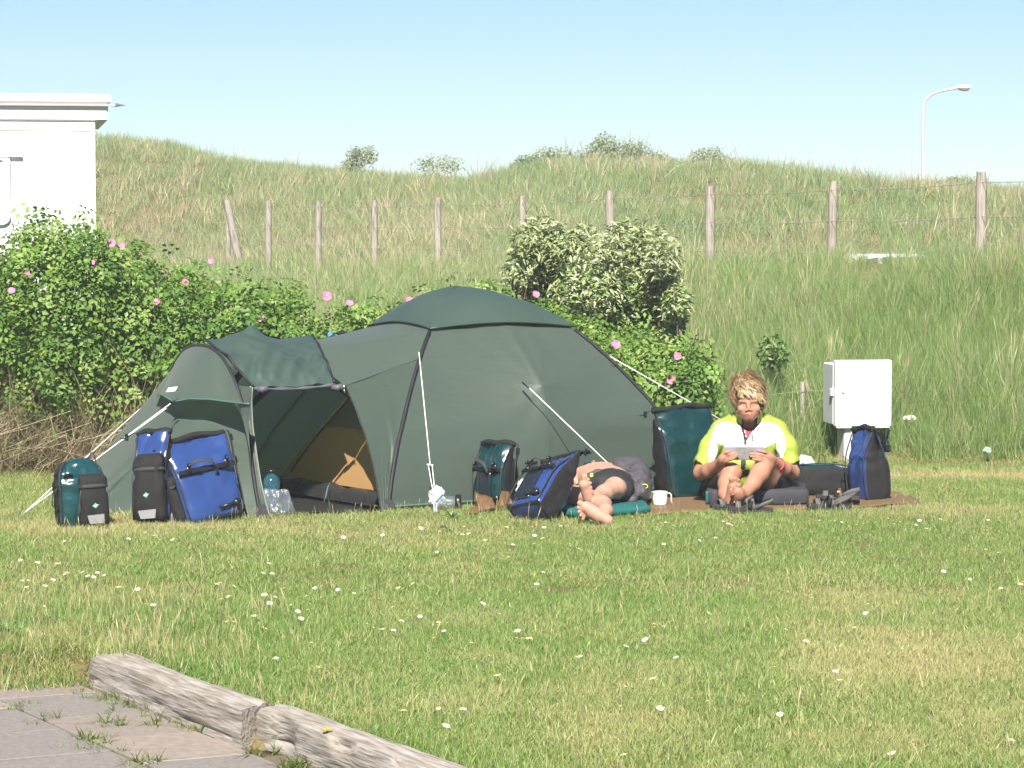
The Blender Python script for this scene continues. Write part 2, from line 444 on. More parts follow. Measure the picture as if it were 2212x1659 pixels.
def sleeper(name, label, p0, p1, w, z0, z1, seed, rot=0, cut=(0, 0)):
    """p0 the far end, p1 the near end of the centre line"""
    p0, p1 = Vector(p0), Vector(p1); Lg = (p1 - p0).length; n = 90; R = []
    for i in range(n + 1):
        s = i/n; x = s*Lg; ring = []
        endr = 1 - (.22 if not cut[0] else .03)*max(0, 1 - s*n/7)**2
        m = 36
        for k in range(m):
            t = 2*math.pi*(k + .5)/m; c, sn = math.cos(t), math.sin(t); e = 11
            rr = (abs(c)**e + abs(sn)**e)**(-1/e); y = c*rr*w/2; z = sn*rr*(z1 - z0)/2
            nn = mnoise.noise(V(x*2.2, y*14, z*14 + seed))*.006 + mnoise.noise(V(x*5, y*45, z*45 + seed))*.004
            # long drying cracks on the top and rotted hollows on the paved side
            if sn > .55: nn -= .012*max(0, 1 - abs(y - .012*math.sin(x*3 + seed) - .01)/.006)
            if c < -.6:
                nn -= .02*max(0, 1 - abs(z + .015*math.sin(x*4 + seed) + .012)/.010)*(.4 + .6*abs(mnoise.noise(V(x*3, seed, 1))))
                if rot: nn -= rot*max(0, mnoise.noise(V(x*4.2 + .6, z*9, seed)) - .05)
            k2 = 1 + nn*13
            ring.append((x - .64*(y + w/2)*(cut[0]*(1 - s)**6 + cut[1]*s**6), y*k2*endr, ((z*k2 + (z1 - z0)/2)*endr if z > -9 else z) + z0))
        R.append(ring)
    mb = MB(); mb.rings(R)
    o = mb.build(name, OLDWOOD, smoothed='angle'); d = p1 - p0
    o.location = (p0.x, p0.y, 0); o.rotation_euler = (0, 0, math.atan2(d.y, d.x))
    return tag(o, label, 'timber', 'weathered timbers edging the paving')
e1 = B_*.075
sleeper('timber_sleeper', 'grey weathered timber beam with squared end, beside concrete slabs', S1 + e1 - A_*1.55, S1 + e1, .15, -.15, .035, 3.0, cut=(0, 1))
A2 = V(.61, -.79, 0).normalized(); B2 = V(.79, .61, 0)
sleeper('timber_sleeper', 'cracked rotting timber beam with orange lichen at the picture bottom', S1 + B_*.142 - A_*.035, S1 + B_*.142 + A_*1.9, .14, -.15, .028, 9.0, rot=.05, cut=(1, 0))
mb = MB()
lp = gr(706, 1579, .032)
for k in range(9):
    a = rnd.random()*6.28; r = rnd.uniform(0, .016); q = rnd.uniform(.005, .010)
    mb.ball((lp.x + r*math.cos(a), lp.y + r*math.sin(a), .037), (q, q, .004), 8, 4)
tag(mb.build('lichen_patch', mat('orange_lichen', (.62, .30, .04), .9, .1, (.45, .2, .02), 300, .8)), 'small orange lichen patch on the rotting timber beam', 'lichen')

# ------------------------------------------------------------------ grass blades
def tuft(name, n, rad, h0, h1, w, lean, seg, seed, matl, curl=.5, tipw=.25, clump=0.):
    r = np.random.default_rng(seed); Vs, Fs, T = [], [], []
    for i in range(n):
        a = r.random()*6.283; q = rad*math.sqrt(r.random()); bx, by = q*math.cos(a), q*math.sin(a)
        h = r.uniform(h0, h1); az = r.random()*6.283 if clump == 0 else a + r.normal()*clump
        ln = abs(r.normal())*lean; cu = curl*r.uniform(.3, 1.3); fx = r.random()*6.283
        sx, sy = math.cos(fx), math.sin(fx); b = len(Vs); t_ = r.random()
        for k in range(seg + 1):
            s = k/seg; out = h*(ln*s + cu*ln*s*s + .15*cu*s*s); z = h*s*math.sqrt(max(.1, 1 - min(.9, (ln*s*(1 + cu*s))**2*.55)))
            cx, cy = bx + out*math.cos(az), by + out*math.sin(az)
            ww = w*.5*(1 - s)**.6 if k < seg else 0
            if k < seg: Vs += [(cx - sx*ww, cy - sy*ww, z), (cx + sx*ww, cy + sy*ww, z)]
            else: Vs.append((cx, cy, z))
        for k in range(seg - 1):
            j = b + 2*k; Fs += [(j, j + 1, j + 3), (j, j + 3, j + 2)]; T += [t_, t_]
        j = b + 2*(seg - 1); Fs.append((j, j + 1, j + 2)); T.append(t_)
    me = np_mesh(name, np.array(Vs), np.array(Fs), matl, T)
    return bpy.data.objects.new(name, me)
def seedhead(name, n, h0, h1, seed, matl, head=.05):
    r = np.random.default_rng(seed); Vs, Fs, T = [], [], []
    for i in range(n):
        a = r.random()*6.283; h = r.uniform(h0, h1); az = r.random()*6.283; l = r.uniform(.05, .3)*h
        bx, by = .03*math.cos(a), .03*math.sin(a); d = (math.cos(az), math.sin(az)); t_ = r.random(); f = r.random()*3.14
        sx, sy = math.cos(f), math.sin(f)
        pts = [(bx + d[0]*l*s*s, by + d[1]*l*s*s, h*s) for s in (0, .5, 1 - head/h)]
        ws = [.0011, .001, .0009]
        tip = (bx + d[0]*l, by + d[1]*l, h); mid = tuple((pts[2][q] + tip[q])/2 for q in range(3))
        seqp = pts + [mid, tip]; seqw = ws + [.0024, .0004]
        b = len(Vs)
        for p, w in zip(seqp, seqw): Vs += [(p[0] - sx*w, p[1] - sy*w, p[2]), (p[0] + sx*w, p[1] + sy*w, p[2])]
        for k in range(4):
            j = b + 2*k; Fs += [(j, j + 1, j + 3), (j, j + 3, j + 2)]; T += [t_, t_]
    return bpy.data.objects.new(name, np_mesh(name, np.array(Vs), np.array(Fs), matl, T))

def scatter(name, label, pts, rot, scl, idx, dry, sources):
    me = bpy.data.meshes.new(name); n = len(pts)
    me.vertices.add(n); me.vertices.foreach_set('co', np.asarray(pts, np.float32).ravel())
    for nm, ty, arr, key in (('rot', 'FLOAT_VECTOR', rot, 'vector'), ('scl', 'FLOAT_VECTOR', scl, 'vector'), ('idx', 'INT', idx, 'value'), ('dry', 'FLOAT', dry, 'value')):
        a = me.attributes.new(nm, ty, 'POINT'); a.data.foreach_set(key, np.asarray(arr, np.int32 if ty == 'INT' else np.float32).ravel())
    me.update()
    col = bpy.data.collections.new(name + '_blades')
    for i, s_ in enumerate(sources): s_.name = '%s_%02d' % (name, i); col.objects.link(s_)
    ng = bpy.data.node_groups.new(name + '_scatter', 'GeometryNodeTree')
    ng.interface.new_socket('Geometry', in_out='INPUT', socket_type='NodeSocketGeometry')
    ng.interface.new_socket('Geometry', in_out='OUTPUT', socket_type='NodeSocketGeometry')
    N = ng.nodes.new; L = ng.links.new
    gi, go = N('NodeGroupInput'), N('NodeGroupOutput'); mp = N('GeometryNodeMeshToPoints'); io = N('GeometryNodeInstanceOnPoints')
    ci = N('GeometryNodeCollectionInfo'); ci.inputs['Collection'].default_value = col
    ci.inputs['Separate Children'].default_value = True; ci.inputs['Reset Children'].default_value = True
    def attr(nm, ty):
        a = N('GeometryNodeInputNamedAttribute'); a.data_type = ty; a.inputs['Name'].default_value = nm
        return [o for o in a.outputs if o.enabled and o.name == 'Attribute'][0]
    L(gi.outputs[0], mp.inputs['Mesh']); L(mp.outputs[0], io.inputs['Points']); L(ci.outputs[0], io.inputs['Instance'])
    io.inputs['Pick Instance'].default_value = True
    L(attr('idx', 'INT'), io.inputs['Instance Index']); L(attr('scl', 'FLOAT_VECTOR'), io.inputs['Scale'])
    er = N('FunctionNodeEulerToRotation'); L(attr('rot', 'FLOAT_VECTOR'), er.inputs[0]); L(er.outputs[0], io.inputs['Rotation'])
    L(io.outputs[0], go.inputs[0])
    o = link(name, me); md = o.modifiers.new('scatter', 'NODES'); md.node_group = ng
    return tag(o, label, 'grass', kind='stuff')

# --- short lawn
GRASS = blade_mat('lawn_blades', [(.075, .165, .025), (.135, .25, .045), (.195, .31, .07), (.28, .35, .12)], (.50, .43, .21))
STRAW = blade_mat('straw_blades', [(.30, .25, .12), (.40, .34, .18), (.48, .42, .24)], None)
lawn_src = [tuft('t', 26, .065, .012, .034, .0031, .65, 2, 20 + i, GRASS) for i in range(6)]
lawn_src += [tuft('t', 12, .06, .016, .038, .0026, .8, 2, 40 + i, STRAW) for i in range(2)]
lawn_src += [tuft('t', 16, .05, .03, .075, .0026, .55, 3, 50 + i, GRASS) for i in range(2)]
lawn_src += [seedhead('t', 3, .06, .13, 60 + i, STRAW) for i in range(2)]
def inpoly(X, Y, poly):
    ins = np.zeros(X.shape, bool); n = len(poly)
    for i in range(n):
        x0, y0 = poly[i][:2]; x1, y1 = poly[(i + 1) % n][:2]
        c = ((y0 > Y) != (y1 > Y)); ins ^= c & (X < (x1 - x0)*(Y - y0)/((y1 - y0) + 1e-12) + x0)
    return ins
TENT_POLY = [(-2.40, 16.95), (-1.47, 16.72), (-.75, 17.1), (1.03, 18.45), (.0, 20.0), (-1.8, 18.8), (-2.8, 18.0)]
MAT_POLY = [tuple(gr(x, y))[:2] for x, y in ((1395, 1115), (1560, 1107), (1800, 1102), (1985, 1090), (1930, 1072), (1400, 1068))]
def lawn_points(n, y0, y1, rat):
    Y = np.sqrt(rng.random(n)*(y1**2 - y0**2) + y0**2); X = (rng.random(n)*2 - 1)*(rat*Y + .35)
    k = ((pave_mask(X, Y, -.0) < .25) | ((Y > 10.92 + .12*(X + 2) + .08*np.sin(X*7)) & (X < pave_edge(Y) - .03))) & ~inpoly(X, Y, TENT_POLY) & ~inpoly(X, Y, MAT_POLY)
    return X[k], Y[k]
X1, Y1 = lawn_points(50000, 7.6, 13.0, .22); X2, Y2 = lawn_points(44000, 13.0, 22.0, .235)
X, Y = np.concatenate([X1, X2]), np.concatenate([Y1, Y2])
# bare or thin places let the timbers and the trodden strip show
tb = np.abs(X - pave_edge(Y) - .09) < .095
keep = ~(tb & (Y > 7) & (Y < 10.95)); X, Y = X[keep], Y[keep]
def bumpf(X, Y, px, py, sx, sy):
    c = gr(px, py); return np.exp(-((X - c.x)/sx)**2 - ((Y - c.y)/sy)**2)
dry = .20 + .13*nz(X, Y, 2.1) + .12*nz(X, Y, 5.0, 8) + .08*nz(X, Y, 11., 3)
dry += .38*bumpf(X, Y, 1950, 1440, .9, 1.0) + .25*bumpf(X, Y, 1500, 1600, .8, .4) + .30*np.exp(-((Y - 16.1)/.5)**2)*(X < .6) + .12*bumpf(X, Y, 500, 1250, .8, .6)
dry += .45*np.exp(-((Y - 19.6)/.35)**2)*(X > 1.5) - .22*bumpf(X, Y, 1800, 1180, 1.2, .9) - .15*bumpf(X, Y, 900, 1250, 1.2, .8)
dry = np.clip(dry + rng.normal(size=len(X))*.10, 0, 1)
idx = rng.integers(0, 6, len(X))
idx = np.where(rng.random(len(X)) < .08 + .22*dry, rng.integers(6, 8, len(X)), idx)
longp = smooth(bumpf(X, Y, 150, 1380, .8, 1.1)*1.3) + .6*bumpf(X, Y, 330, 1450, .35, .5) + .45*np.exp(-((X - pave_edge(Y) - .26)/.10)**2)*(Y < 11.2) + .6*smooth((Y - 20.3)/.5)
idx = np.where(rng.random(len(X)) < .012 + .32*longp, rng.integers(8, 10, len(X)), idx)
edge = np.exp(-((Y - np.interp(X, [-2.6, -1.47, -.75, 1.0, 2.5], [16.5, 16.45, 16.85, 16.6, 16.75]))/.15)**2)
idx = np.where(rng.random(len(X)) < .012 + .10*edge + .06*longp, rng.integers(10, 12, len(X)), idx)
s0 = rng.uniform(.75, 1.25, len(X))*(1 + .12*longp + .12*nz(X, Y, 3.3, 12))*np.where(idx > 9, rng.uniform(.45, 1.0, len(X)), 1)
Z = H(X, Y) - .115*pave_mask(X, Y)
scatter('lawn_grass', 'short mown lawn grass with yellowed patches', np.stack([X, Y, Z], 1),
        np.stack([rng.normal(size=len(X))*.12, rng.normal(size=len(X))*.12, rng.random(len(X))*6.283], 1),
        np.stack([s0, s0, s0*rng.uniform(.8, 1.2, len(X))], 1), idx, dry, lawn_src)

# --- weeds in the paving joints
wp = []
for (px, py, n, sp) in ((60, 1530, 10, .05), (100, 1556, 8, .04), (260, 1565, 14, .05), (215, 1612, 16, .05), (185, 1600, 10, .05), (300, 1650, 12, .05),
                        (345, 1533, 12, .05), (295, 1520, 12, .06), (250, 1505, 18, .07), (200, 1480, 26, .1), (120, 1452, 30, .12), (40, 1470, 16, .08),
                        (640, 1655, 14, .06), (690, 1640, 10, .05), (375, 1560, 8, .05), (420, 1575, 6, .04), (560, 1625, 4, .03), (0, 1455, 26, .12), (700, 1655, 10, .05)):
    c = gr(px, py, -.1)
    for _ in range(n): wp.append((c.x + rnd.gauss(0, sp), c.y + rnd.gauss(0, sp*1.4), -.108))
wp = np.array(wp); n = len(wp)
WEED = blade_mat('weed_blades', [(.05, .11, .02), (.09, .16, .03), (.14, .2, .06)], (.33, .25, .1))
weed_src = [tuft('t', 16, .03, .02, .05, .004, .9, 3, 70, WEED), tuft('t', 12, .02, .03, .07, .006, .8, 3, 71, WEED)]
s0 = rng.uniform(.5, 1.1, n)
scatter('joint_weeds', 'small green weeds growing in the paving joints', wp, np.stack([np.zeros(n), np.zeros(n), rng.random(n)*6.28], 1), np.stack([s0]*3, 1), rng.integers(0, 2, n), rng.random(n)*.5, weed_src)

# --- tall grass of the bank and the dune
DUNE = blade_mat('dune_blades', [(.135, .225, .055), (.22, .33, .095), (.30, .405, .145), (.40, .46, .215)], (.53, .46, .28), trans=.5)
DSTRAW = blade_mat('dune_straw', [(.30, .24, .13), (.42, .35, .2), (.5, .43, .27)], None, trans=.3)
BROWN = blade_mat('bramble_straw', [(.20, .14, .095), (.31, .225, .155), (.44, .345, .24)], None, trans=.25)
BLUE = blade_mat('marram_blades', [(.11, .17, .09), (.17, .23, .13), (.26, .30, .17)], (.42, .36, .2), trans=.3)
def dune_set(k, wd, sg, sd):
    """the kinds of clump on the dune; k thins the blades and wd widens them for ground farther away"""
    q = [tuft('t', int(34*k), .17, .16, .52, .0062*wd, .32, sg, sd + i, DUNE, .7) for i in range(4)]            # 0-3 green
    q += [tuft('t', int(30*k), .15, .2, .55, .0055*wd, .30, sg, sd + 10 + i, DSTRAW, .7) for i in range(2)]     # 4-5 straw
    q += [tuft('t', int(28*k), .08, .45, .95, .006*wd, .36, sg, sd + 20 + i, DSTRAW, .9, clump=.5) for i in range(2)]   # 6-7 tall straw fans
    q += [tuft('t', int(30*k), .09, .4, .85, .0065*wd, .34, sg, sd + 30 + i, BLUE, .9, clump=.5) for i in range(2)]     # 8-9 marram
    q += [tuft('t', int(36*k), .2, .15, .4, .005*wd, .7, sg, sd + 40 + i, BROWN, .8) for i in range(2)]         # 10-11 brown twiggy
    return q + [seedhead('t', int(14*k), .5, .85, sd + 50, DSTRAW, .12)]                                        # 12 seed stalks
ds = dune_set(1.0, 1.0, 4, 80) + dune_set(.7, 1.5, 3, 180) + dune_set(.5, 2.6, 3, 280)
def dune_pts(n, y0, y1, rat):
    Y = np.sqrt(rng.random(n)*(y1**2 - y0**2) + y0**2); return (rng.random(n)*2 - 1)*(rat*Y + .5), Y
P_ = [dune_pts(12000, 20.5, 29, .235), dune_pts(12000, 29, 46, .225), dune_pts(11000, 46, 66, .215), dune_pts(11000, 66, 84, .21)]
X = np.concatenate([p[0] for p in P_]); Y = np.concatenate([p[1] for p in P_])
CAR_SPOT = at(1885, 552, 60)
sx_ = X/Y*FPX + CX                                   # bearing, used to place the drier stretches of the dune
yf = fence_y(X); beyond = smooth((Y - yf + 1.0)/2.5); u = np.clip((Y - yf)/(YR - yf), 0, 1)
dry = .22 + .20*nz(X, Y, .55) + .16*nz(X, Y, 1.3, 8) + .1*nz(X, Y, 3., 3)
dry += beyond*(.13 - .20*smooth((u - .55)/.35)) - .12*(1 - beyond)*(X > 0) + .07*beyond*(X < -1)*(1 - smooth((u - .5)/.4))
dry += .25*np.exp(-((Y - 21.3)/.4)**2)*rng.random(len(X))
dry = np.clip(dry, 0, 1.2)
r_ = rng.random(len(X)); idx = rng.integers(0, 4, len(X))
bank_ = (1 - beyond)*smooth((X + .5)/1.5)
idx = np.where(r_ < (.06 + .42*dry*dry)*(1 - .85*bank_), rng.integers(4, 6, len(X)), idx)
r2 = rng.random(len(X))
dry = dry*(1 - .40*bank_)
idx = np.where(r2 < .004 + .055*dry*beyond, rng.integers(6, 8, len(X)), idx)
idx = np.where((r2 < .02) & (beyond < .25), rng.integers(0, 4, len(X)), idx)
idx = np.where((r2 > .965) & (beyond > .3), rng.integers(8, 10, len(X)), idx)
brown = (nz(X, Y, .8, 14) + .5*nz(X, Y, 1.9, 2) > 1.75) & (beyond > .2)
idx = np.where(brown & (rng.random(len(X)) < .55), rng.integers(10, 12, len(X)), idx)
# the brown tangle left of the tent
L0 = gr(170, 960); tang = np.exp(-((X + 3.1)/.85)**2 - ((Y - 20.9)/.75)**2)
idx = np.where(rng.random(len(X)) < tang*.9, rng.integers(10, 12, len(X)), idx)
idx = np.where((rng.random(len(X)) < .03) & (beyond < .3), 12, idx)
s0 = rng.uniform(.7, 1.15, len(X))*(1 + .14*nz(X, Y, 1.1, 6))
s0 *= np.interp(Y, [20.5, 21.6, 30, 84], [.55, .9, .85, .95])
s0 = np.where((idx % 13 >= 6) & (idx % 13 < 10), s0*rng.uniform(.7, 1.1, len(X)), s0)
s0 = np.where((np.abs(Y - YR) < 5), s0*.85, s0)
crest = np.exp(-((Y - yf)/2.5)**2); s0 *= 1 - .30*crest*(X > 1.5)
gap = np.exp(-((sx_ - 1885)/30)**2)*(Y > 25.5)*(Y < 58); s0 *= 1 - .55*gap
idx = idx + np.where(Y > 46, 26, np.where(Y > 30, 13, 0))
XX, YY = X, Y
# a break in the cover where the paths and the caravan stand
kp = ~((X > 2.05) & (X < 3.0) & (Y < 20.95)) & ~((X < -3.0) & (Y > 20.8) & (Y < 23.6) & (X > -9.5))
X, Y, idx, dry, s0 = X[kp], Y[kp], idx[kp], dry[kp], s0[kp]
scatter('dune_grass', 'tall green and straw coloured grass on the bank and dune', np.stack([X, Y, H(X, Y) - .01], 1),
        np.stack([rng.normal(size=len(X))*.10, .10 + rng.normal(size=len(X))*.12, rng.random(len(X))*6.283*0 + rng.random(len(X))*6.283], 1),
        np.stack([s0*1.15, s0*1.15, s0*rng.uniform(.85, 1.15, len(X))], 1), idx, dry*.85, ds)
# tangle of tall brown stems beside the tent
n = 330; X = -3.15 + rng.normal(size=n)*.62; Y = 20.6 + rng.normal(size=n)*.5; k = Y > 19.7; X, Y = X[k], Y[k]; n = len(X)
s0 = rng.uniform(1.0, 1.9, n)
tsrc = [tuft('t', 40, .15, .25, .6, .0045, .75, 4, 140 + i, BROWN, .9) for i in range(2)] + [tuft('t', 30, .12, .3, .6, .006, .35, 4, 143, DUNE, .8), tuft('t', 24, .1, .3, .6, .005, .5, 4, 144, DSTRAW, .8)]
scatter('dry_tangle', 'tangle of dry brown stems left of the tent', np.stack([X, Y, H(X, Y)], 1), np.stack([np.zeros(n), .45 + rng.normal(size=n)*.15, rng.normal(size=n)*.5], 1),
        np.stack([s0, s0, s0], 1), np.where(rng.random(n) < .36, rng.integers(0, 2, n), rng.integers(2, 4, n)), rng.random(n)*.6, tsrc)
# ------------------------------------------------------------------ street lamp, caravan, car, cabinet, fences
GALV = mat('galvanised_steel', (.50, .49, .49), .5, .5, (.40, .39, .40), 30, .5, metal=.2)
def street_lamp():
    Y = 100.0; base = at(1995, 408, Y); b = V(base.x, Y, float(H(base.x, Y)))
    t = thing('street_lamp', 'tall grey curved street lamp rising behind the dune', 'street lamp', b)
    path = [V(base.x, Y, b.z - .2)] + [at(x, y, Y) for x, y in ((1995, 420), (1994, 320), (1994, 240), (1996, 222), (2002, 212), (2012, 204), (2030, 197), (2050, 193), (2066, 191))]
    n = len(path); r = [.075, .07, .062, .055, .052, .05, .048, .045, .043, .042]
    MB().tube(path, r, 12).build('lamp_post', GALV, t, world=True)
    c = at(2081, 192, Y); mb = MB(); w = .52
    R = []
    for s, hh, ww in ((-1, .03, .05), (-.9, .085, .13), (-.3, .10, .16), (.6, .10, .16), (.95, .08, .13), (1, .05, .1)):
        R.append([c + V(s*w*.52, ww*math.cos(a), .05 + hh*max(-.2, math.sin(a))*1.0) for a in [2*math.pi*k/16 for k in range(16)]])
    MB().rings(R).build('lamp_head', mat('lamp_head_white', (.66, .64, .62), .5, .4, amount=.2), t, world=True)
    R = []
    for s, hh in ((-.7, .02), (-.55, .09), (0, .12), (.6, .11), (.8, .04)):
        R.append([c + V(s*w*.52, .13*math.cos(a), .035 - hh*max(0, math.sin(a))) for a in [2*math.pi*k/16 for k in range(16)]])
    MB().rings(R).build('lamp_glass', mat('lamp_diffuser', (.42, .38, .33), .35, .5, amount=.3), t, world=True)
street_lamp()

WHITEP = mat('caravan_white', (.80, .79, .76), .4, .4, (.76, .75, .72), 4, .4)
CREAM = mat('caravan_trim', (.70, .65, .56), .5, .4, (.62, .57, .5), 8, .4)
GREYTRIM = mat('grey_trim', (.33, .32, .32), .5, .4, amount=.3)
def caravan():
    Yc = 22.0; c0 = at(207, 470, Yc); ang = math.radians(10.5)
    t = thing('caravan', 'white flat roofed caravan behind the rose hedge', 'caravan', (c0.x, Yc, 0), (0, 0, math.pi + ang))
    # local x runs away from the near corner along the wall, local -y.. is the far side; z up
    ztop = at(207, 262, Yc).z; Lw, Dp = 6.0, 2.2
    MB().box((Lw/2, -Dp/2, (ztop + .45)/2), (Lw, Dp, ztop - .45), bev=.02).build('wall', WHITEP, t, smoothed=False)
    zb = at(207, 232, Yc).z
    MB().box((Lw/2 - .03, -Dp/2, (ztop + zb)/2 + .012), (Lw + .14, Dp + .03, zb - ztop + .02), bev=.012).build('fascia', WHITEP, t, smoothed=False)
    zr = at(207, 208, Yc).z
    MB().box((Lw/2 - .04, -Dp/2, (zb + zr)/2 + .02), (Lw + .17, Dp + .06, zr - zb - .01), bev=.02).build('roof', WHITEP, t, smoothed=False)
    MB().box((Lw/2 - .05, .03, zb + .016), (Lw + .21, .04, .016)).build('gutter_strip', GREYTRIM, t, smoothed=False)
    mb = MB(); mb.add([(-.155, .12, zb + .03), (-.155, -.1, zb + .03), (-.24, .0, zb + .018), (-.155, .12, zb + .008), (-.155, -.1, zb + .008)], [(0, 1, 2), (4, 3, 2), (0, 2, 3), (1, 4, 2), (0, 3, 4, 1)])
    mb.build('awning_rail_tip', GREYTRIM, t, smoothed=False)
    MB().box((.016, .006, ztop/2 + .3), (.028, .022, ztop - .62)).build('corner_trim', CREAM, t, smoothed=False)
    for zz in (ztop - .07,): MB().box((Lw/2 - .02, .002 if zz < ztop else .0165, zz), (Lw, .012, .008)).build('panel_seam', CREAM, t, smoothed=False)
    # window
    wx = (207 - 26)/FPX*Yc; z1 = at(20, 342, Yc).z; z0 = at(20, 486, Yc).z; ww = 1.1
    w = MB(); r = .07; pts = []
    for (cx, cz, a0) in ((wx + ww - r, z0 + r, -90), (wx + ww - r, z1 - .02, 0), (wx + .02, z1 - .02, 90), (wx + r, z0 + r, 180)):
        rr = r if a0 in (-90, 180) else .02
        for k in range(7): a = math.radians(a0 + 15*k); pts.append((cx + rr*math.cos(a), cz + rr*math.sin(a)))
    n = len(pts); mx = sum(p[0] for p in pts)/n; mz = sum(p[1] for p in pts)/n
    ins = [(mx + (p[0] - mx)*.90, mz + (p[1] - mz)*.93) for p in pts]
    vs = [(p[0], .03, p[1]) for p in pts] + [(p[0], .03, p[1]) for p in ins] + [(p[0], -.0, p[1]) for p in pts] + [(p[0], .012, p[1]) for p in ins]
    fs = []
    for i in range(n):
        j = (i + 1) % n; fs += [(i, j, n + j, n + i), (2*n + i, 2*n + j, j, i), (n + i, n + j, 3*n + j, 3*n + i)]
    w.add(vs, fs); win = w.build('window', mat('window_surround', (.62, .61, .6), .5, .4, amount=.2), t, smoothed=False)
    MB().add([(p[0], .014, p[1]) for p in ins], [tuple(range(n))]).build('pane', mat('window_pane', (.55, .56, .58), .12, .5, amount=.3), win, smoothed=False)
    mb = MB(); k = 0
    zz = z0 + .09
    while zz < z1 - .07:
        mb = MB(); mb.box((mx - .02, .02, zz), (ww*.78, .006, .016), Matrix.Rotation(.5, 3, 'X')); mb.build('blind_slat', mat('blind', (.62, .62, .63), .6, .3, amount=.2) if k == 0 else bpy.data.materials['blind'], win, smoothed=False); zz += .034; k += 1
    MB().box((mx - .03, .030, z1 + .02), (ww + .1, .03, .010)).build('rain_hood', CREAM, win, smoothed=False)
    for q in (.5, 4.6): 
        MB().tube([(q + .5, -.15, .30), (q + .5, .0 - .02, .30)], .29, 20).build('wheel', mat('rubber', (.02, .02, .02), .8, .2), t)
caravan()

def car():
    Y = 47.0; c = at(1880, 549, Y); gz = c.z - 1.42
    t = thing('parked_car', 'white car roof just showing over the grassy bank', 'car', (c.x, Y, gz), (0, 0, .05))
    prof = [(-2.1, .35), (-2.12, .6), (-2.0, .78), (-1.2, .88), (-.65, 1.32), (-.3, 1.42), (.6, 1.43), (1.15, 1.34), (1.75, .95), (2.05, .88), (2.1, .5), (2.0, .3)]
    R = []
    for y, s, dz in ((-.82, .97, -.02), (-.78, 1, 0), (-.5, 1, .01), (.5, 1, .01), (.78, 1, 0), (.82, .97, -.02)):
        R.append([(x*s, y*(1 - .16*max(0, z - .9)/.5), z + dz) for x, z in prof])
    MB().rings(R).build('body', mat('car_white', (.8, .8, .8), .25, .5, amount=.1, coat=.5), t, smoothed='angle')
    G = mat('car_glass', (.06, .08, .1), .08, .6, amount=.2)
    MB().add([(-1.1, -.79, .93), (-.62, -.735, 1.28), (.0, -.725, 1.37), (.0, -.79, .93)], [(0, 1, 2, 3)]).build('side_window', G, t, smoothed=False, solid=.01)
    MB().add([(.06, -.79, .93), (.06, -.725, 1.37), (.62, -.725, 1.37), (1.05, -.74, 1.28), (1.5, -.79, .96)], [(0, 1, 2, 3, 4)]).build('side_window', G, t, smoothed=False, solid=.01)
    for x in (-1.35, 1.3):
        for y in (-.74, .74): MB().tube([(x, y - .09, .31), (x, y + .09, .31)], .31, 20).build('wheel', bpy.data.materials['rubber'], t)
car()

PAINTW = mat('cabinet_paint', (.80, .795, .79), .45, .4, (.75, .745, .735), 9, .5)
PAINTG = mat('cabinet_grey', (.56, .55, .545), .6, .3, (.47, .465, .46), 12, .6, .1, 60)
def cabinet():
    Y = 20.75; b = gr(1857, 995); yb = 20.9
    lft, rgt = at(1795, 850, Y), at(1919.5, 850, Y); z0, z1 = at(1857, 920, Y).z, at(1857, 778, Y).z
    w = rgt.x - lft.x; h = z1 - z0
    t = thing('utility_cabinet', 'white metal electricity cabinet on a grey pedestal at the foot of the bank', 'cabinet', ((lft.x + rgt.x)/2, Y + .17, 0), (0, 0, math.radians(8)))
    d = .30
    MB().box((-.012, .03, (z0 + z1)/2 - .012), (w - .02, d, h - .035), bev=.008).build('body', PAINTG, t, smoothed=False)
    f = MB(); yo = -.155
    for (cx, cz, sx, sz) in ((0, z1 - .012, w, .024), (0, z0 + .012, w, .024), (-w/2 + .012, (z0 + z1)/2, .024, h - .048), (w/2 - .012, (z0 + z1)/2, .024, h - .048)):
        f.box((cx, yo, cz), (sx, .06, sz), bev=.004)
    f.build('door_frame', PAINTW, t, smoothed=False)
    dr = MB().box((0, yo - .012, (z0 + z1)/2), (w - .052, .03, h - .052), bev=.003).build('door', PAINTW, t, smoothed=False)
    kx, kz = (1808.5 - 1857)/FPX*Y, at(1857, 848, Y).z
    MB().tube([(kx + .01, yo - .026, kz), (kx + .01, yo - .034, kz)], .008, 12).build('lock', mat('lock_steel', (.25, .25, .26), .3, .5, metal=.8), dr)
    MB().box((kx + .01, yo - .0285, kz + .028), (.008, .003, .012)).build('keyhole_tag', PAINTG, dr, smoothed=False)
    MB().box((-w/2 - .008, yo + .05, kz), (.02, .05, .055), bev=.004).build('hinge', PAINTW, t, smoothed=False)
    for sx in (-1, 1): MB().box((sx*w*.34, yo + .005, z0 - .006), (w*.26, .06, .014)).build('lip', PAINTW, t, smoothed=False)
    pw = (1893 - 1818)/FPX*Y
    MB().box((-.004, -.03, z0/2 - .06), (pw, .22, z0 + .07), bev=.01).build('pedestal', PAINTG, t, smoothed=False)
    MB().box((0, -.025, z0 - .013), (pw + .02, .24, .03), bev=.004).build('collar', PAINTG, t, smoothed=False)
cabinet()

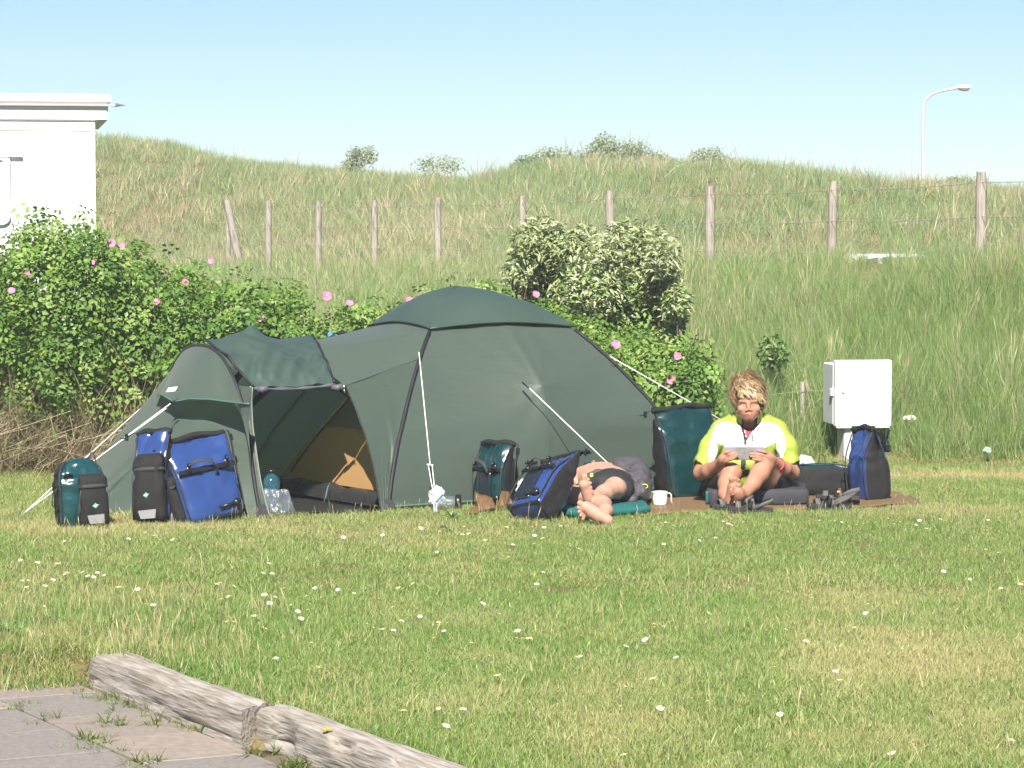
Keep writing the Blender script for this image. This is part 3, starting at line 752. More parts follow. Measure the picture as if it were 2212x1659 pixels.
POST = wood_mat('post_wood', (.33, .295, .25), (.25, .22, .185), (.14, .12, .095))
POST.node_tree.nodes['Mapping'].inputs['Scale'].default_value = (26, 26, 1.6)
WIRE = mat('rusty_wire', (.24, .22, .21), .7, .3, (.24, .16, .11), 60, .5)
def post_mesh(parent, name, p, r, h, tilt=(0, 0), seed=0, sq=0):
    R = []; n = 12
    for i in range(9):
        s = i/8; rr = r*(1 - .06*s); ring = []
        for k in range(n):
            a = 2*math.pi*k/n; e = rr*(1 + .07*mnoise.noise(V(math.cos(a)*1.5, math.sin(a)*1.5, s*2.5 + seed*3)))
            if s == 1: e *= .86
            ring.append((e*math.cos(a), e*math.sin(a), s*h + (.02*mnoise.noise(V(math.cos(a), math.sin(a), seed)) if i == 8 else 0)))
        R.append(ring)
    o = MB().rings(R).build(name, POST, parent, smoothed='angle'); L = parent.matrix_basis.translation
    o.location = (p[0] - L.x, p[1] - L.y, p[2] - L.z); o.rotation_euler = (tilt[1], tilt[0], seed*1.3 if abs(tilt[0]) < .015 else 0)
    return o
def barbed(mb, pts, r=.0034, barb=True):
    full = []
    for a, b in zip(pts[:-1], pts[1:]):
        n = 10
        for k in range(n): s = k/n; full.append(lerp(a, b, s) - V(0, 0, .022*4*s*(1 - s)))
    full.append(pts[-1]); mb.tube(full, r, 5)
    if barb:
        for a, b in zip(full[:-1], full[1:]):
            m = lerp(a, b, .5); mb.box(m, (r*2, r*2, .035), Matrix.Rotation(rnd.random()*3, 3, 'Y'))
def dune_fence():
    xs = [2119, 1795, 1533, 1323, 1129, 947, 809, 687, 580, 493]; tops = [372, 391, 402, 412, 424, 427, 433, 434, 434, 450]
    wid = [25, 21, 22, 20, 17, 16, 14, 14, 14, 11]
    tilt = [0, .02, .01, -.03, 0, .01, 0, .01, .0, -.0]
    t = thing('wire_fence', 'weathered wooden post and barbed wire fence along the dune', 'fence', (4.65, 28, 1.2))
    tp = []
    ext = [(-1, None)] + list(enumerate(xs))
    for k, x in ext:
        Y = 28*(1 + .110*k)
        if x is None: p = at(2119 + 420, 350, Y); top = p.z; wd = 26; x = 2539
        else: top = at(x, tops[k], Y).z; wd = wid[k]
        px = at(x, 500, Y).x; gz = float(H(px, Y)) - .3
        post_mesh(t, 'post', (px, Y, gz), wd/2/FPX*Y, top - gz, (tilt[k] if k >= 0 else 0, 0), k + 2)
        tp.append(V(px, Y, top))
    Y = 28*(1 + .11*9) - .3; a = at(522, 572, Y); b = at(494, 432, Y)
    o = post_mesh(t, 'leaning_post', (a.x, Y, a.z - .2), 8.5/FPX*Y, (b - a).length + .2, (math.atan2(b.x - a.x, b.z - a.z), 0), 31)
    o['label'] = 'pale leaning fence post propped against another post'
    tail = at(200, 480, 62)
    for dz in (.10, .44, .78):
        mb = MB(); barbed(mb, [p - V(0, .06, dz) for p in tp] + [V(tail.x, 62, tp[-1].z - dz - .1)])
        mb.build('barbed_wire', WIRE, t, world=True)
dune_fence()
def low_fence():
    t = thing('low_wire_fence', 'low single wire fence on short posts at the foot of the bank', 'fence', (2.2, 21.6, .1))
    pts = []
    for x, y0, Y, w, k in ((-260, 830, 21.4, 12, 1), (480, 850, 21.6, 12, 2), (1404, 850, 21.5, 13, 3), (1735, 826, 21.6, 14, 4), (2108, 815, 21.9, 14, 5), (2420, 810, 22.0, 14, 6)):
        p = at(x, y0, Y); gz = float(H(p.x, Y)) - .15
        post_mesh(t, 'post', (p.x, Y, gz), w/2/FPX*Y, p.z - gz, (rnd.uniform(-.03, .03), 0), k + 40); pts.append(V(p.x, Y - .04, p.z - .06))
    mb = MB(); barbed(mb, pts, .0022, False); mb.build('wire', WIRE, t, world=True)
low_fence()

# ------------------------------------------------------------------ shrubs
def leaf_cloud(name, lobes, n, lsize, matl, parent, seed, narrow=.55, outward=.6, up=.35, shell=.55, group=5, fold=.25, keepf=None):
    """n leaf sprays spread through the union of ellipsoid lobes (c, r); each spray carries 'group' leaflets"""
    r = np.random.default_rng(seed); C = np.array([l[0] for l in lobes]); Rr = np.array([l[1] for l in lobes])
    vol = Rr.prod(1)**(2/3); who = r.choice(len(lobes), n, p=vol/vol.sum())
    d = r.normal(size=(n, 3)); d /= np.linalg.norm(d, axis=1)[:, None]
    rad = 1 - shell*r.random(n)**1.6; rad = rad*(1 + .12*r.normal(size=n))
    P = C[who] + d*Rr[who]*rad[:, None]
    for i in range(len(lobes)):       # drop sprays buried deep inside another lobe
        q = (((P - C[i])/Rr[i])**2).sum(1); bur = (q < .40) & (who != i); P = P[~bur]; d = d[~bur]; who = who[~bur]
    if keepf is not None: k = keepf(P); P, d = P[k], d[k]
    n = len(P); Vs, Fs, T = [], [], []
    nrm = d*outward + np.array([0, 0, up]) + .55*r.normal(size=(n, 3)) + .25*np.array(SUN_DIR); nrm /= np.linalg.norm(nrm, axis=1)[:, None]
    ax = np.cross(nrm, r.normal(size=(n, 3))); ax /= np.linalg.norm(ax, axis=1)[:, None]; bx = np.cross(nrm, ax)
    lt = r.normal(size=len(lobes))*.16; tb = np.clip(r.random(n)*.85 + .08 + lt[who][:n] if len(who) == n else r.random(n), 0, 1); sc = lsize*r.uniform(.55, 1.35, n)
    lay = [(0, 0, 0)] if group == 1 else [(.0, 0, 0), (-.55, .62, 70), (-.55, -.62, -70), (-1.45, .62, 75), (-1.45, -.62, -75), (-2.3, .55, 75), (-2.3, -.55, -75)][:group]
    b = 0
    for (u, w, an) in lay:
        an = math.radians(an); c_, s_ = math.cos(an), math.sin(an); S = sc[:, None]
        o = P + ax*(u*S) + bx*(w*S*.55) + nrm*(r.normal(size=(n, 1))*.12*S)
        e = ax*c_ + bx*s_; f = -ax*s_ + bx*c_; jn = nrm + .35*r.normal(size=(n, 3)); jn /= np.linalg.norm(jn, axis=1)[:, None]
        v0 = o; v1 = o + e*S*.45 + f*S*narrow*.5 + jn*S*fold*.4; v2 = o + e*S*1.0 - jn*S*.12; v3 = o + e*S*.45 - f*S*narrow*.5 + jn*S*fold*.4
        Vs.append(np.stack([v0, v1, v2, v3], 1).reshape(-1, 3)); i = b + 4*np.arange(n)
        Fs.append(np.stack([i, i + 1, i + 2], 1)); Fs.append(np.stack([i, i + 2, i + 3], 1))
        tt = np.clip(tb*.75 + .25*r.random(n), 0, 1); T += [tt, tt]; b += 4*n
    Vs = np.concatenate(Vs); L = np.array(parent.matrix_basis.translation)
    return link(name, np_mesh(name, Vs - L, np.concatenate(Fs), matl, np.concatenate(T)), parent)
def stems(name, base_pts, lobes, n, parent, matl, seed, r0=.012):
    q = random.Random(seed); mb = MB()
    for i in range(n):
        c, rr = lobes[q.randrange(len(lobes))]
        tip = V(c[0] + rr[0]*q.uniform(-.85, .85), c[1] + rr[1]*q.uniform(-.8, .8), c[2] + rr[2]*q.uniform(.1, .9))
        bs = V(c[0] + rr[0]*q.uniform(-.5, .5), c[1] + rr[1]*q.uniform(-.4, .4), 0); bs.z = float(H(bs.x, bs.y)) - .02
        m = lerp(bs, tip, .5) + V(q.uniform(-.15, .15), q.uniform(-.15, .15), .1)
        pts = [bs*(1 - s)**2 + m*(2*s*(1 - s)) + tip*s*s for s in (0, .2, .4, .6, .8, 1)]
        mb.tube(pts, [r0*(1 - .8*k/5) for k in range(6)], 5, caps=False)
    return mb.build(name, matl, parent, world=True)
ROSE = blade_mat('rose_leaves', [(.05, .12, .018), (.095, .185, .028), (.16, .265, .05), (.29, .36, .10)], None, trans=.32, rough=.5, spec=.3)
SILVER = blade_mat('oleaster_leaves', [(.20, .26, .09), (.29, .35, .15), (.41, .45, .25), (.53, .55, .37)], None, trans=.38, rough=.45)
OLEG = blade_mat('oleaster_green_leaves', [(.08, .15, .025), (.15, .24, .05), (.25, .33, .10), (.42, .46, .24)], None, trans=.3, rough=.45)
TWIG = mat('twig_bark', (.13, .09, .06), .9, .1, (.08, .055, .035), 40, .6)
PETAL = mat('rose_petals', (.72, .16, .36), .6, .3, (.80, .32, .48), 90, .8, trans=.3)
STAMEN = mat('rose_stamens', (.75, .50, .10), .8, .1, amount=.2)
def rose_flower(parent, p, s=.032, seed=0):
    q = random.Random(seed); mb = MB(); nrm = (V(0, -1, .35) + V(q.uniform(-.6, .6), 0, q.uniform(-.2, .5))).normalized(); M = nrm.to_track_quat('Z', 'Y').to_matrix()
    for k in range(5):
        a = 2*math.pi*k/5 + q.random()*.5; Rz = Matrix.Rotation(a, 3, 'Z'); lift = q.uniform(.15, .6)
        G = []
        for u in (0.12, .5, .85, 1.0):
            row = []
            for w in (-1, -.5, 0, .5, 1):
                ww = w*s*.72*math.sin(math.pi*min(1, u*.72 + .05)); row.append(p + M @ (Rz @ V(u*s, ww, s*lift*u*u - .2*abs(w)*s*u*.5 + q.uniform(-.03, .03)*s)))
            G.append(row)
        mb.grid(G)
    mb.ball(p + nrm*s*.15, (s*.24, s*.24, s*.2), 8, 5, mi=1)
    return mb.build('flower', [PETAL, STAMEN], parent, world=True)
def prof_lobes(prof, Y, dep, low, step, seed, amp=.12):
    """lobes whose tops follow the skyline prof [(x, y)] at depth Y"""
    q = random.Random(seed); xs = [p[0] for p in prof]; ys = [p[1] for p in prof]; out = []; x = xs[0]
    while x <= xs[-1]:
        y = float(np.interp(x, xs, ys)); yb = float(np.interp(x, [p[0] for p in low], [p[1] for p in low]))
        for k, dy in enumerate((-dep*.5, 0, dep*.45)):
            YY = Y + dy + q.uniform(-.15, .15); top = at(x + q.uniform(-.4, .4)*step, y, YY).z*(1 - .10*(k == 0) * (1.4 if q.random() < .5 else .6)) + .06 - q.uniform(0, amp)
            gz = float(H(at(x, 700, YY).x, YY)); rr = step/FPX*YY*q.uniform(.8, 1.15)
            hz = max(.18, (top - gz)*.34)
            out.append(((at(x, 700, YY).x + q.uniform(-.1, .1), YY, top - hz), (rr, dep*.32, hz)))
            nl = max(gz + .2, at(x, yb, YY).z)
            zz = top - 1.7*hz
            while zz > nl:
                out.append(((at(x, 700, YY).x + q.uniform(-.15, .15), YY - q.uniform(0, .15), zz), (rr*q.uniform(.8, 1.2), dep*.34, hz*.8))); zz -= hz*.95
        x += step*.8
    return out
def rose(label, prof, Y, dep, low, step, n, seed, flowers, size=.042):
    lob = prof_lobes(prof, Y, dep, low, step, seed); cx = sum(l[0][0] for l in lob)/len(lob)
    t = thing('rose_bush', label, 'bush', (cx, Y, 0))
    leaf_cloud('foliage', lob, n, size, ROSE, t, seed, narrow=.72, group=5)
    stems('stems', None, lob, 46, t, TWIG, seed)
    for i, (x, y) in enumerate(flowers):
        best = None
        p = at(x, y, Y - dep*.62); rose_flower(t, p, .030*rnd.uniform(.7, 1.1), seed*50 + i)
    return t
lowL = [(-200, 850), (0, 790), (150, 800), (260, 830), (340, 870), (420, 900), (760, 900)]
rose('dense rose hedge in pink bloom in front of the white caravan', [(-160, 500), (-60, 515), (0, 520), (60, 482), (110, 452), (160, 462), (230, 498), (280, 520)], 20.6, 1.1, lowL, 70, 15000, 1,
     [(241, 525), (205, 566), (58, 532 + 60), (25, 628), (170, 640), (340, 652), (262, 530)])
rose('long low rose hedge running from the dry grass to behind the tent porch', [(290, 528), (350, 555), (420, 572), (500, 585), (560, 600), (640, 628), (700, 648), (745, 668)], 20.5, 1.0, lowL, 60, 10500, 2,
     [(457, 564), (495, 673), (565, 688), (498, 664), (400, 610), (705, 640)])
rose('rose bush between the tent roof ridge and the sandy dune slope', [(790, 668), (850, 655), (900, 645), (960, 632), (1010, 630), (1050, 606), (1090, 585)], 21.0, .8, [(700, 800), (1150, 800)], 55, 5200, 3,
     [(755, 655), (885, 650), (1157, 636)])
rose('rose bush sprawling to the right of the tent dome with two pink blooms', [(1180, 650), (1240, 660), (1300, 690), (1380, 720), (1450, 735), (1500, 760), (1525, 790)], 20.9, .9, [(1150, 840), (1530, 850)], 55, 5600, 4,
     [(1464, 769), (1451, 821), (1330, 745)])
def oleaster():
    q = random.Random(9); lob = []
    for x, y, rx, ry in ((1150, 530, 45, 45), (1215, 545, 55, 50), (1290, 560, 60, 50), (1370, 550, 60, 55), (1425, 555, 35, 45), (1130, 590, 40, 40), (1190, 620, 60, 55), (1270, 630, 70, 60), (1350, 630, 65, 60), (1420, 620, 45, 55), (1455, 650, 30, 40), (1300, 700, 60, 50), (1380, 700, 50, 40), (1440, 700, 30, 35), (1225, 690, 50, 45), (1330, 745, 60, 45), (1420, 745, 50, 40), (1260, 740, 50, 40)):
        Y = 22.0 + q.uniform(-.4, .3); c = at(x, y, Y); lob.append(((c.x, Y, c.z), (rx/FPX*Y*1.02, .42, ry/FPX*Y*1.05)))
    for x, y, rx, ry in ((1160, 500, 16, 28), (1205, 505, 10, 26), (1430, 522, 12, 24), (1345, 522, 9, 20), (1122, 545, 10, 18), (1250, 525, 12, 18), (1470, 690, 14, 26)):
        Y = 22.0; c = at(x, y, Y); lob.append(((c.x, Y, c.z), (rx/FPX*Y, .1, ry/FPX*Y)))
    for k in range(34):
        x = q.uniform(1112, 1475); y = float(np.interp(x, [1112, 1160, 1220, 1290, 1350, 1430, 1475], [548, 492, 503, 520, 512, 508, 590])) + q.uniform(-14, 26); Y = 22.0 + q.uniform(-.35, .35); c = at(x, y, Y)
        lob.append(((c.x, Y, c.z), (q.uniform(5, 9)/FPX*Y, .05, q.uniform(16, 32)/FPX*Y)))
    t = thing('silver_shrub', 'pale silvery leaved shrub standing behind the tent dome', 'shrub', (.75, 22, 0))
    hi = [l for l in lob if l[0][2] > at(1300, 655, 22).z]; lo = [l for l in lob if l[0][2] <= at(1300, 600, 22).z]
    leaf_cloud('foliage', hi, 21000, .068, SILVER, t, 21, narrow=.30, group=1, outward=.3, up=.8, shell=.95, fold=.3)
    leaf_cloud('lower_foliage', lo, 13000, .060, OLEG, t, 22, narrow=.36, group=1, outward=.35, up=.6, shell=.8, fold=.3)
    stems('branches', None, lob[:15], 46, t, TWIG, 5, .018)
oleaster()
DUSTY = blade_mat('dune_shrub_leaves', [(.11, .15, .05), (.17, .22, .085), (.26, .30, .15), (.36, .36, .22)], None, trans=.3)
GREENSH = blade_mat('dune_shrub_green', [(.05, .10, .02), (.10, .17, .04), (.17, .24, .07)], None, trans=.3)
def ridge_shrub(label, x, y, w, h, n, seed, m, twig=26, Y=77.0, ls=.085):
    w, h = w*1.3, h*1.25; q = random.Random(seed); c = at(x, y + (5 if Y > 60 else 0), Y); lob = []
    for k in range(6):
        lob.append(((c.x + q.uniform(-.5, .5)*w/FPX*Y, Y + q.uniform(-.3, .3), c.z + q.uniform(-.35, .25)*h/FPX*Y), (w*.30/FPX*Y*q.uniform(.7, 1.2), .4, h*.36/FPX*Y*q.uniform(.7, 1.2))))
    n = int(n*3.4)
    t = thing('dune_shrub', label, 'shrub', (c.x, Y, float(H(c.x, Y))), group='shrubs on the dune crest')
    leaf_cloud('foliage', lob, n, ls, m, t, seed, narrow=.5, group=1, shell=.9)
    mb = MB()
    for k in range(twig):
        b = V(c.x + q.gauss(0, .2)*w/FPX*Y, Y, float(H(c.x, Y))); az = q.uniform(-1, 1); L = h/FPX*Y*q.uniform(.7, 1.35)
        pts = [b + V(az*L*.5*s*s + .06*math.sin(s*5 + k), q.uniform(-.02, .02), L*(s - .22*s*s*abs(az))) for s in (0, .25, .5, .75, 1)]
        mb.tube(pts, [.016, .012, .009, .007, .004], 4, caps=False)
    mb.build('twigs', mat('dry_twig', (.33, .26, .2), .9, .1, amount=.5) if 'dry_twig' not in bpy.data.materials else bpy.data.materials['dry_twig'], t, world=True)
ridge_shrub('largest round twiggy shrub on the dune crest', 1352, 322, 95, 62, 1500, 31, DUSTY, 34)
ridge_shrub('broad shrub left of the largest one on the dune crest', 1250, 342, 120, 50, 1300, 32, DUSTY, 24)
ridge_shrub('sprawling dry twigged shrub at the right end of the crest clump', 1520, 342, 120, 48, 1100, 33, DUSTY, 40)
ridge_shrub('low scrub filling the gap right of the largest crest shrub', 1430, 348, 90, 34, 700, 39, DUSTY, 16)
ridge_shrub('low green scrub sloping off the right end of the crest clump', 1600, 366, 80, 26, 500, 40, GREENSH, 8)
ridge_shrub('small dark green shrub left of the crest clump', 1130, 352, 50, 32, 420, 34, GREENSH, 8)
ridge_shrub('lone upright little shrub on the skyline above the hedge', 775, 335, 40, 46, 420, 35, DUSTY, 12)
ridge_shrub('thin bare little shrub in the dip of the skyline', 945, 355, 60, 40, 220, 36, DUSTY, 14)
ridge_shrub('sparse low shrub beside the tallest fence post on the skyline', 2075, 392, 90, 30, 420, 37, DUSTY, 16)
ridge_shrub('leafy sprig standing in the grass beside the cabinet bank', 1675, 760, 34, 60, 330, 38, GREENSH, 8, 22.5, .05)
# ------------------------------------------------------------------ tent
FLY = mat('fly_nylon', (.060, .084, .067), .47, .5, (.053, .074, .058), 3, .7, .30, 11, trans=.28, bdist=.014, stretch=(.7, .7, 2.6), sheen=.15, tcol=(.36, .52, .36))
CAPF = mat('fly_cap_nylon', (.042, .068, .056), .40, .5, (.036, .060, .050), 3, .6, .25, 14, trans=.12, bdist=.012)
BLK = mat('black_webbing', (.02, .02, .023), .65, .35, (.03, .03, .032), 120, .6, .2, 400, bdist=.002)
SLV = mat('pole_sleeve', (.012, .012, .015), .6, .35, (.018, .018, .022), 200, .6)
ROPE = mat('white_cord', (.78, .77, .74), .8, .2, (.66, .65, .62), 300, .6, .4, 900, bdist=.001)
ORANGE = mat('inner_tent_orange', (.42, .245, .105), .6, .3, (.38, .22, .092), 5, .6, .2, 200, trans=.35, bdist=.002)
NET = mat('inner_tent_net', (.135, .12, .085), .8, .2, (.10, .09, .066), 220, .7, trans=.15)
FLOORB = mat('groundsheet_black', (.018, .018, .02), .32, .5, (.028, .027, .027), 30, .6, .5, 30, bdist=.01)
TRIM = mat('teal_trim', (.055, .13, .105), .5, .4, amount=.3)
SILVERM = mat('zip_metal', (.75, .75, .75), .2, .5, metal=.9, amount=.1)
FA, FB, TC = V(-.75, 17.05, 0), V(1.03, 18.40, 0), V(-.37, 18.55, 0)
BA, BBk = TC*2 - FA, TC*2 - FB
def rib_table(foot, px):
    """(f, z) of points seen at px on the vertical plane through foot and the dome centre"""
    o = [(0., 0.)]
    for x, y in px:
        k = (x - CX)/FPX*_cp                       # bearing X/Y, the small pitch term is negligible
        d = TC - foot; f = (foot.x - k*foot.y)/(k*d.y - d.x); Yy = foot.y + f*d.y
        o.append((f, at(x, y, Yy).z))
    return o
ZTOP = 1.31
tA = [(0, 0), (.05, .19), (.12, .37), (.24, .58), (.36, .78), (.47, .93), (.62, 1.085), (.74, 1.20), (.84, 1.262), (.92, 1.293), (1.0, ZTOP)]
tB = rib_table(FB, [(1432, 900), (1370, 830), (1300, 760), (1225, 700), (1150, 660), (1060, 634)]) + [(1.0, ZTOP)]
tB[0] = (0, 0); tB.insert(1, (.008, .22))
def smoothed_table(tab):
    z = np.linspace(0, ZTOP, 132); f = np.interp(z, [p[1] for p in tab], [p[0] for p in tab]); f0 = f.copy()
    for _ in range(60): f[1:-1] = .25*f[:-2] + .5*f[1:-1] + .25*f[2:]
    k = np.clip((z - .98)/.14, 0, 1); f = f*(1 - k) + f0*k
    return list(zip(f, z))
tA, tB = smoothed_table(tA), smoothed_table(tB)
def rib(foot, tab, z):
    zs = [p[1] for p in tab]; fs = [p[0] for p in tab]; f = float(np.interp(z, zs, fs)); p = lerp(foot, TC, f); return V(p.x, p.y, z)
def ribA(z): return rib(FA, tA, z)
def ribB(z): return rib(FB, tB, z)
def ribAb(z): return rib(BA, tA, z)
def ribBb(z): return rib(BBk, tA, z)
tent = thing('tent', 'large green dome tent with an open porch and white guy lines', 'tent', (-.6, 17.9, 0))
def T(mb, name, m, parent=None, **k): 
    return mb.build(name, m, parent or tent, world=True, **k)
zcap = 1.075
zl = [zcap*(1 - (1 - i/22)**1.0) for i in range(23)]
PEAK = at(1143, 836, 17.86)
def front_panel(shrink=0., z0=.03):
    G = []; nu = 66
    n_out = V(.604, -.797, 0)
    for z in [z0 + (zcap + .03 - z0)*i/64 for i in range(65)]:
        a, b = ribA(z), ribB(z); row = []
        for j in range(nu + 1):
            u = j/nu; p = lerp(a, b, u)
            sag = -.035*math.sin(math.pi*u)*math.sin(math.pi*min(1, z/1.05))
            seam = .53
            # cloth drawn out to the guy point along the middle seam
            dz = (z - PEAK.z); ridge = max(0, 1 - abs(u - seam)/.50)**1.6
            pull = .135*ridge*math.exp(-(dz/(.55 if dz < 0 else .30))**2) + .03*math.exp(-(abs(u - seam)/.05) - abs(dz)/.10)
            w = .0030*math.sin(z*85 + u*9 + 2*mnoise.noise(V(u*4, z*9, 1)))*math.exp(-(1 - u)/.14)*max(0, mnoise.noise(V(3, z*4, 2)) + .45) + .0022*math.sin(z*95 - u*12)*math.exp(-u/.09)*max(0, mnoise.noise(V(7, z*3, 4)) + .4) + .010*mnoise.noise(V(u*2.6, z*4, 3)) + .003*mnoise.noise(V(u*9 + z*4, z*10, 6))
            # tension folds fanning from the guy point
            ang = math.atan2(dz, (u - seam)*2); w += .007*math.sin(ang*9)*math.exp(-math.hypot((u - seam)*2, dz)/.35)*(1 if u > seam else .5)
            row.append(p + n_out*(sag + pull + w - shrink))
        G.append(row)
    return G
mb = MB(); mb.grid(front_panel()); dome_front = T(mb, 'front_panel', FLY)
G = front_panel(); seamp = [r[35] + V(.604, -.797, 0)*.003 for r in G]
mb = MB(); mb.tube(seamp[:58], .0022, 5); T(mb, 'seam', mat('seam_green', (.05, .075, .06), .6, .3), dome_front)
# hem, skirt and dark gap under the fly
mb = MB(); mb.tube([p + V(.004, -.006, -.002) for p in G[0]], .007, 6); T(mb, 'hem', TRIM, dome_front)
def plain_panel(ra, rb, out, z0=0.0, sag=.03, z1=None):
    G = []; z1 = z1 or zcap + .03
    for z in [z0 + (z1 - z0)*i/16 for i in range(17)]:
        a, b = ra(z), rb(z); G.append([lerp(a, b, j/12) - out*sag*math.sin(math.pi*j/12)*math.sin(math.pi*min(1, z/1.05)) for j in range(13)])
    return G
side_out = (V(FB.y - BA.y, BA.x - FB.x, 0)); side_out = V(.797, .604, 0)
T(MB().grid(plain_panel(ribB, ribAb, side_out)), 'side_panel', FLY)
T(MB().grid(plain_panel(ribAb, ribBb, V(-.604, .797, 0))), 'back_panel', FLY)
# cap over the crossing of the poles
def cap_side(ra, rb, out, prv, nxt):
    G = []
    for i in range(15):
        s = i/14; row = []
        for j in range(17):
            u = j/16; low = zcap - .005 + .035*4*u*(1 - u)
            z = low + (ZTOP - low)*(1 - (1 - s)**1.9); a, b = ra(z), rb(z); p = lerp(a, b, u); p.z = z
            bul = .075*math.sin(math.pi*u)*math.sin(math.pi*min(1, .12 + s*.88)) + .030*(1 - s)
            e0, e1 = max(0, 1 - 4*u), max(0, 4*u - 3); o2 = out*(1 - .5*e0 - .5*e1) + prv*(.5*e0) + nxt*(.5*e1)
            row.append(p + o2*bul + V(0, 0, .014 + .02*math.sin(math.pi*u)*s))
        G.append(row)
    return G
fo = V(.604, -.797, 0); vo = V(-.797, -.604, 0)
mb = MB()
NB = {0: (vo, side_out), 1: (fo, -fo), 2: (side_out, vo), 3: (-fo, fo)}; SIDES = ((ribA, ribB, fo), (ribB, ribAb, side_out), (ribAb, ribBb, -fo), (ribBb, ribA, vo))
for k, (ra, rb, o_) in enumerate(SIDES): mb.grid(cap_side(ra, rb, o_, *NB[k]))
cap_o = T(mb, 'cap', CAPF)
for k in (0, 3, 1):
    ra, rb, o_ = SIDES[k]; g = cap_side(ra, rb, o_, *NB[k])[0]; T(MB().tube([p + V(0, 0, -.004) for p in g], .006, 6), 'cap_edge', CAPF if o_ is fo else SLV, cap_o)
zz = [0, .05, .12, .2, .3, .4, .5, .6, .7, .8, .9, 1.0, 1.06, 1.12, 1.18, 1.24, 1.29]
for nm, fn, o_ in (('pole', ribA, fo*.5 + vo*.5), ('pole', ribB, fo*.5 + side_out*.5), ('pole', ribAb, -fo), ('pole', ribBb, -fo)):
    T(MB().tube([fn(z) + o_*.014 for z in zz if z <= 1.10], .0125, 8), nm, SLV)
# --- porch: hoop, roof, end, side wall
FC, BC = gr(568, 1118), V(-2.32, 18.10, 0)
hp = [(568, 1118), (561, 1085), (553, 1040), (545, 975), (538, 925), (529, 880), (516, 838), (500, 800), (484, 774), (468, 758), (452, 750), (437, 748)]
HT = V(-1.885, 17.38, .985)
def hoopY(x):                                              # plane through the feet of the hoop
    k = (x - CX)/FPX; d = BC - FC; f = (k*FC.y - FC.x)/(d.x - k*d.y); return FC.y + f*d.y
front_arc = [FC.copy()] + [at(x, y, hoopY(x)) for x, y in hp[1:]]
def hoop(w):
    """w 0 front foot, .5 crown, 1 back foot"""
    ww = 1 - abs(2*w - 1); i = ww*(len(front_arc) - 1); k = min(int(i), len(front_arc) - 2); p = lerp(front_arc[k], front_arc[k + 1], i - k)
    if w > .5:                                             # mirror through the crown
        d = (BC - FC); m = (FC + BC)/2; c = front_arc[-1]
        s = (V(p.x, p.y, 0) - FC).dot(d)/d.dot(d); sc = (V(c.x, c.y, 0) - FC).dot(d)/d.dot(d); s2 = 1 - s*(1 - sc)/max(sc, .01)
        q = FC + d*max(0, min(1, s2)); p = V(q.x, q.y, p.z)
    return p
def dome_arc(w):
    if w < .42: return ribA(zcap*(w/.42)**.8 if w > 0 else 0)
    if w > .58: return ribBb(zcap*((1 - w)/.42)**.8 if w < 1 else 0)
    return lerp(ribA(zcap), ribBb(zcap), (w - .42)/.16) + V(0, 0, .03*math.sin(math.pi*(w - .42)/.16))
def roof_pt(s, w):
    a, b = hoop(w), dome_arc(w); p = lerp(a, b, s)
    up = math.sin(math.pi*min(1, max(0, w)))
    return p - V(0, 0, .055*math.sin(math.pi*s)*up) + V(0, -.4, 1)*(.010*mnoise.noise(V(s*4, w*7, 5)) + .0022*math.sin(w*70 + s*5)*math.exp(-(1 - s)/.10))*min(1, s*8, (1 - s)*8)
WD = .335                                                  # the door is cut below this line on the camera side
mb = MB(); mb.grid([[roof_pt(s, WD + (1 - WD)*j/70) for j in range(71)] for s in [i/40 for i in range(41)]])
roof_o = T(mb, 'porch_roof', FLY)
T(MB().tube([hoop(w) + V(-.01, -.012, .004) for w in [i/40 for i in range(41)]], .0125, 8), 'pole', SLV)
# triangular wall between the door and the dome pole
G = []
e_top = at(748, 833, 17.20); e_bot = gr(824, 1108)
ptA = roof_pt(1, WD)
for i in range(61):
    s = i/60; z = ptA.z*(1 - s); b = ribA(max(0, z)); a = lerp(e_top, e_bot, s) + V(.035*math.sin(math.pi*s), 0, 0); row = []
    for j in range(31):
        u = j/30; p = lerp(a, b, u); top = lerp(roof_pt(.60, WD), ptA, u)
        if i == 0: p = lerp(e_top, ptA, u)
        f = .012*math.sin(u*3.1)*math.sin((s*9 - u*4)*1.7 + 2*mnoise.noise(V(s*3, u*3, 1)))*(1 - s*.5) + .007*math.sin(u*30 + s*4 + 3*mnoise.noise(V(s*4, u, 5)))*max(0, s - .5)*2 + .005*math.sin((s*26 - u*9))*math.exp(-((s - .28)/.2)**2)*max(0, .8 - u)
        row.append(p + V(-.3, -.8, 0)*(f - .03*math.sin(math.pi*u)*math.sin(math.pi*s)))
    G.append(row)
wall_o = T(MB().grid(G), 'porch_side_wall', FLY)
T(MB().tube([r[0] + V(-.003, -.004, 0) for r in G], .005, 6), 'door_edge', SLV, wall_o)
# gusset that joins roof line to the top of the side wall
mb = MB(); mb.grid([[lerp(roof_pt(.50 + .50*k/16, WD), lerp(e_top + V(-.01, .0, .0), ptA, k/16), s_) + V(0, -.012*math.sin(math.pi*s_), 0) for k in range(17)] for s_ in (0, .25, .5, .75, 1)]); gu = T(mb, 'gusset', FLY)
T(MB().tube([lerp(e_top, ptA, k/10) + V(0, -.003, .002) for k in range(11)], .0018, 5), 'seam', bpy.data.materials['seam_green'], gu)
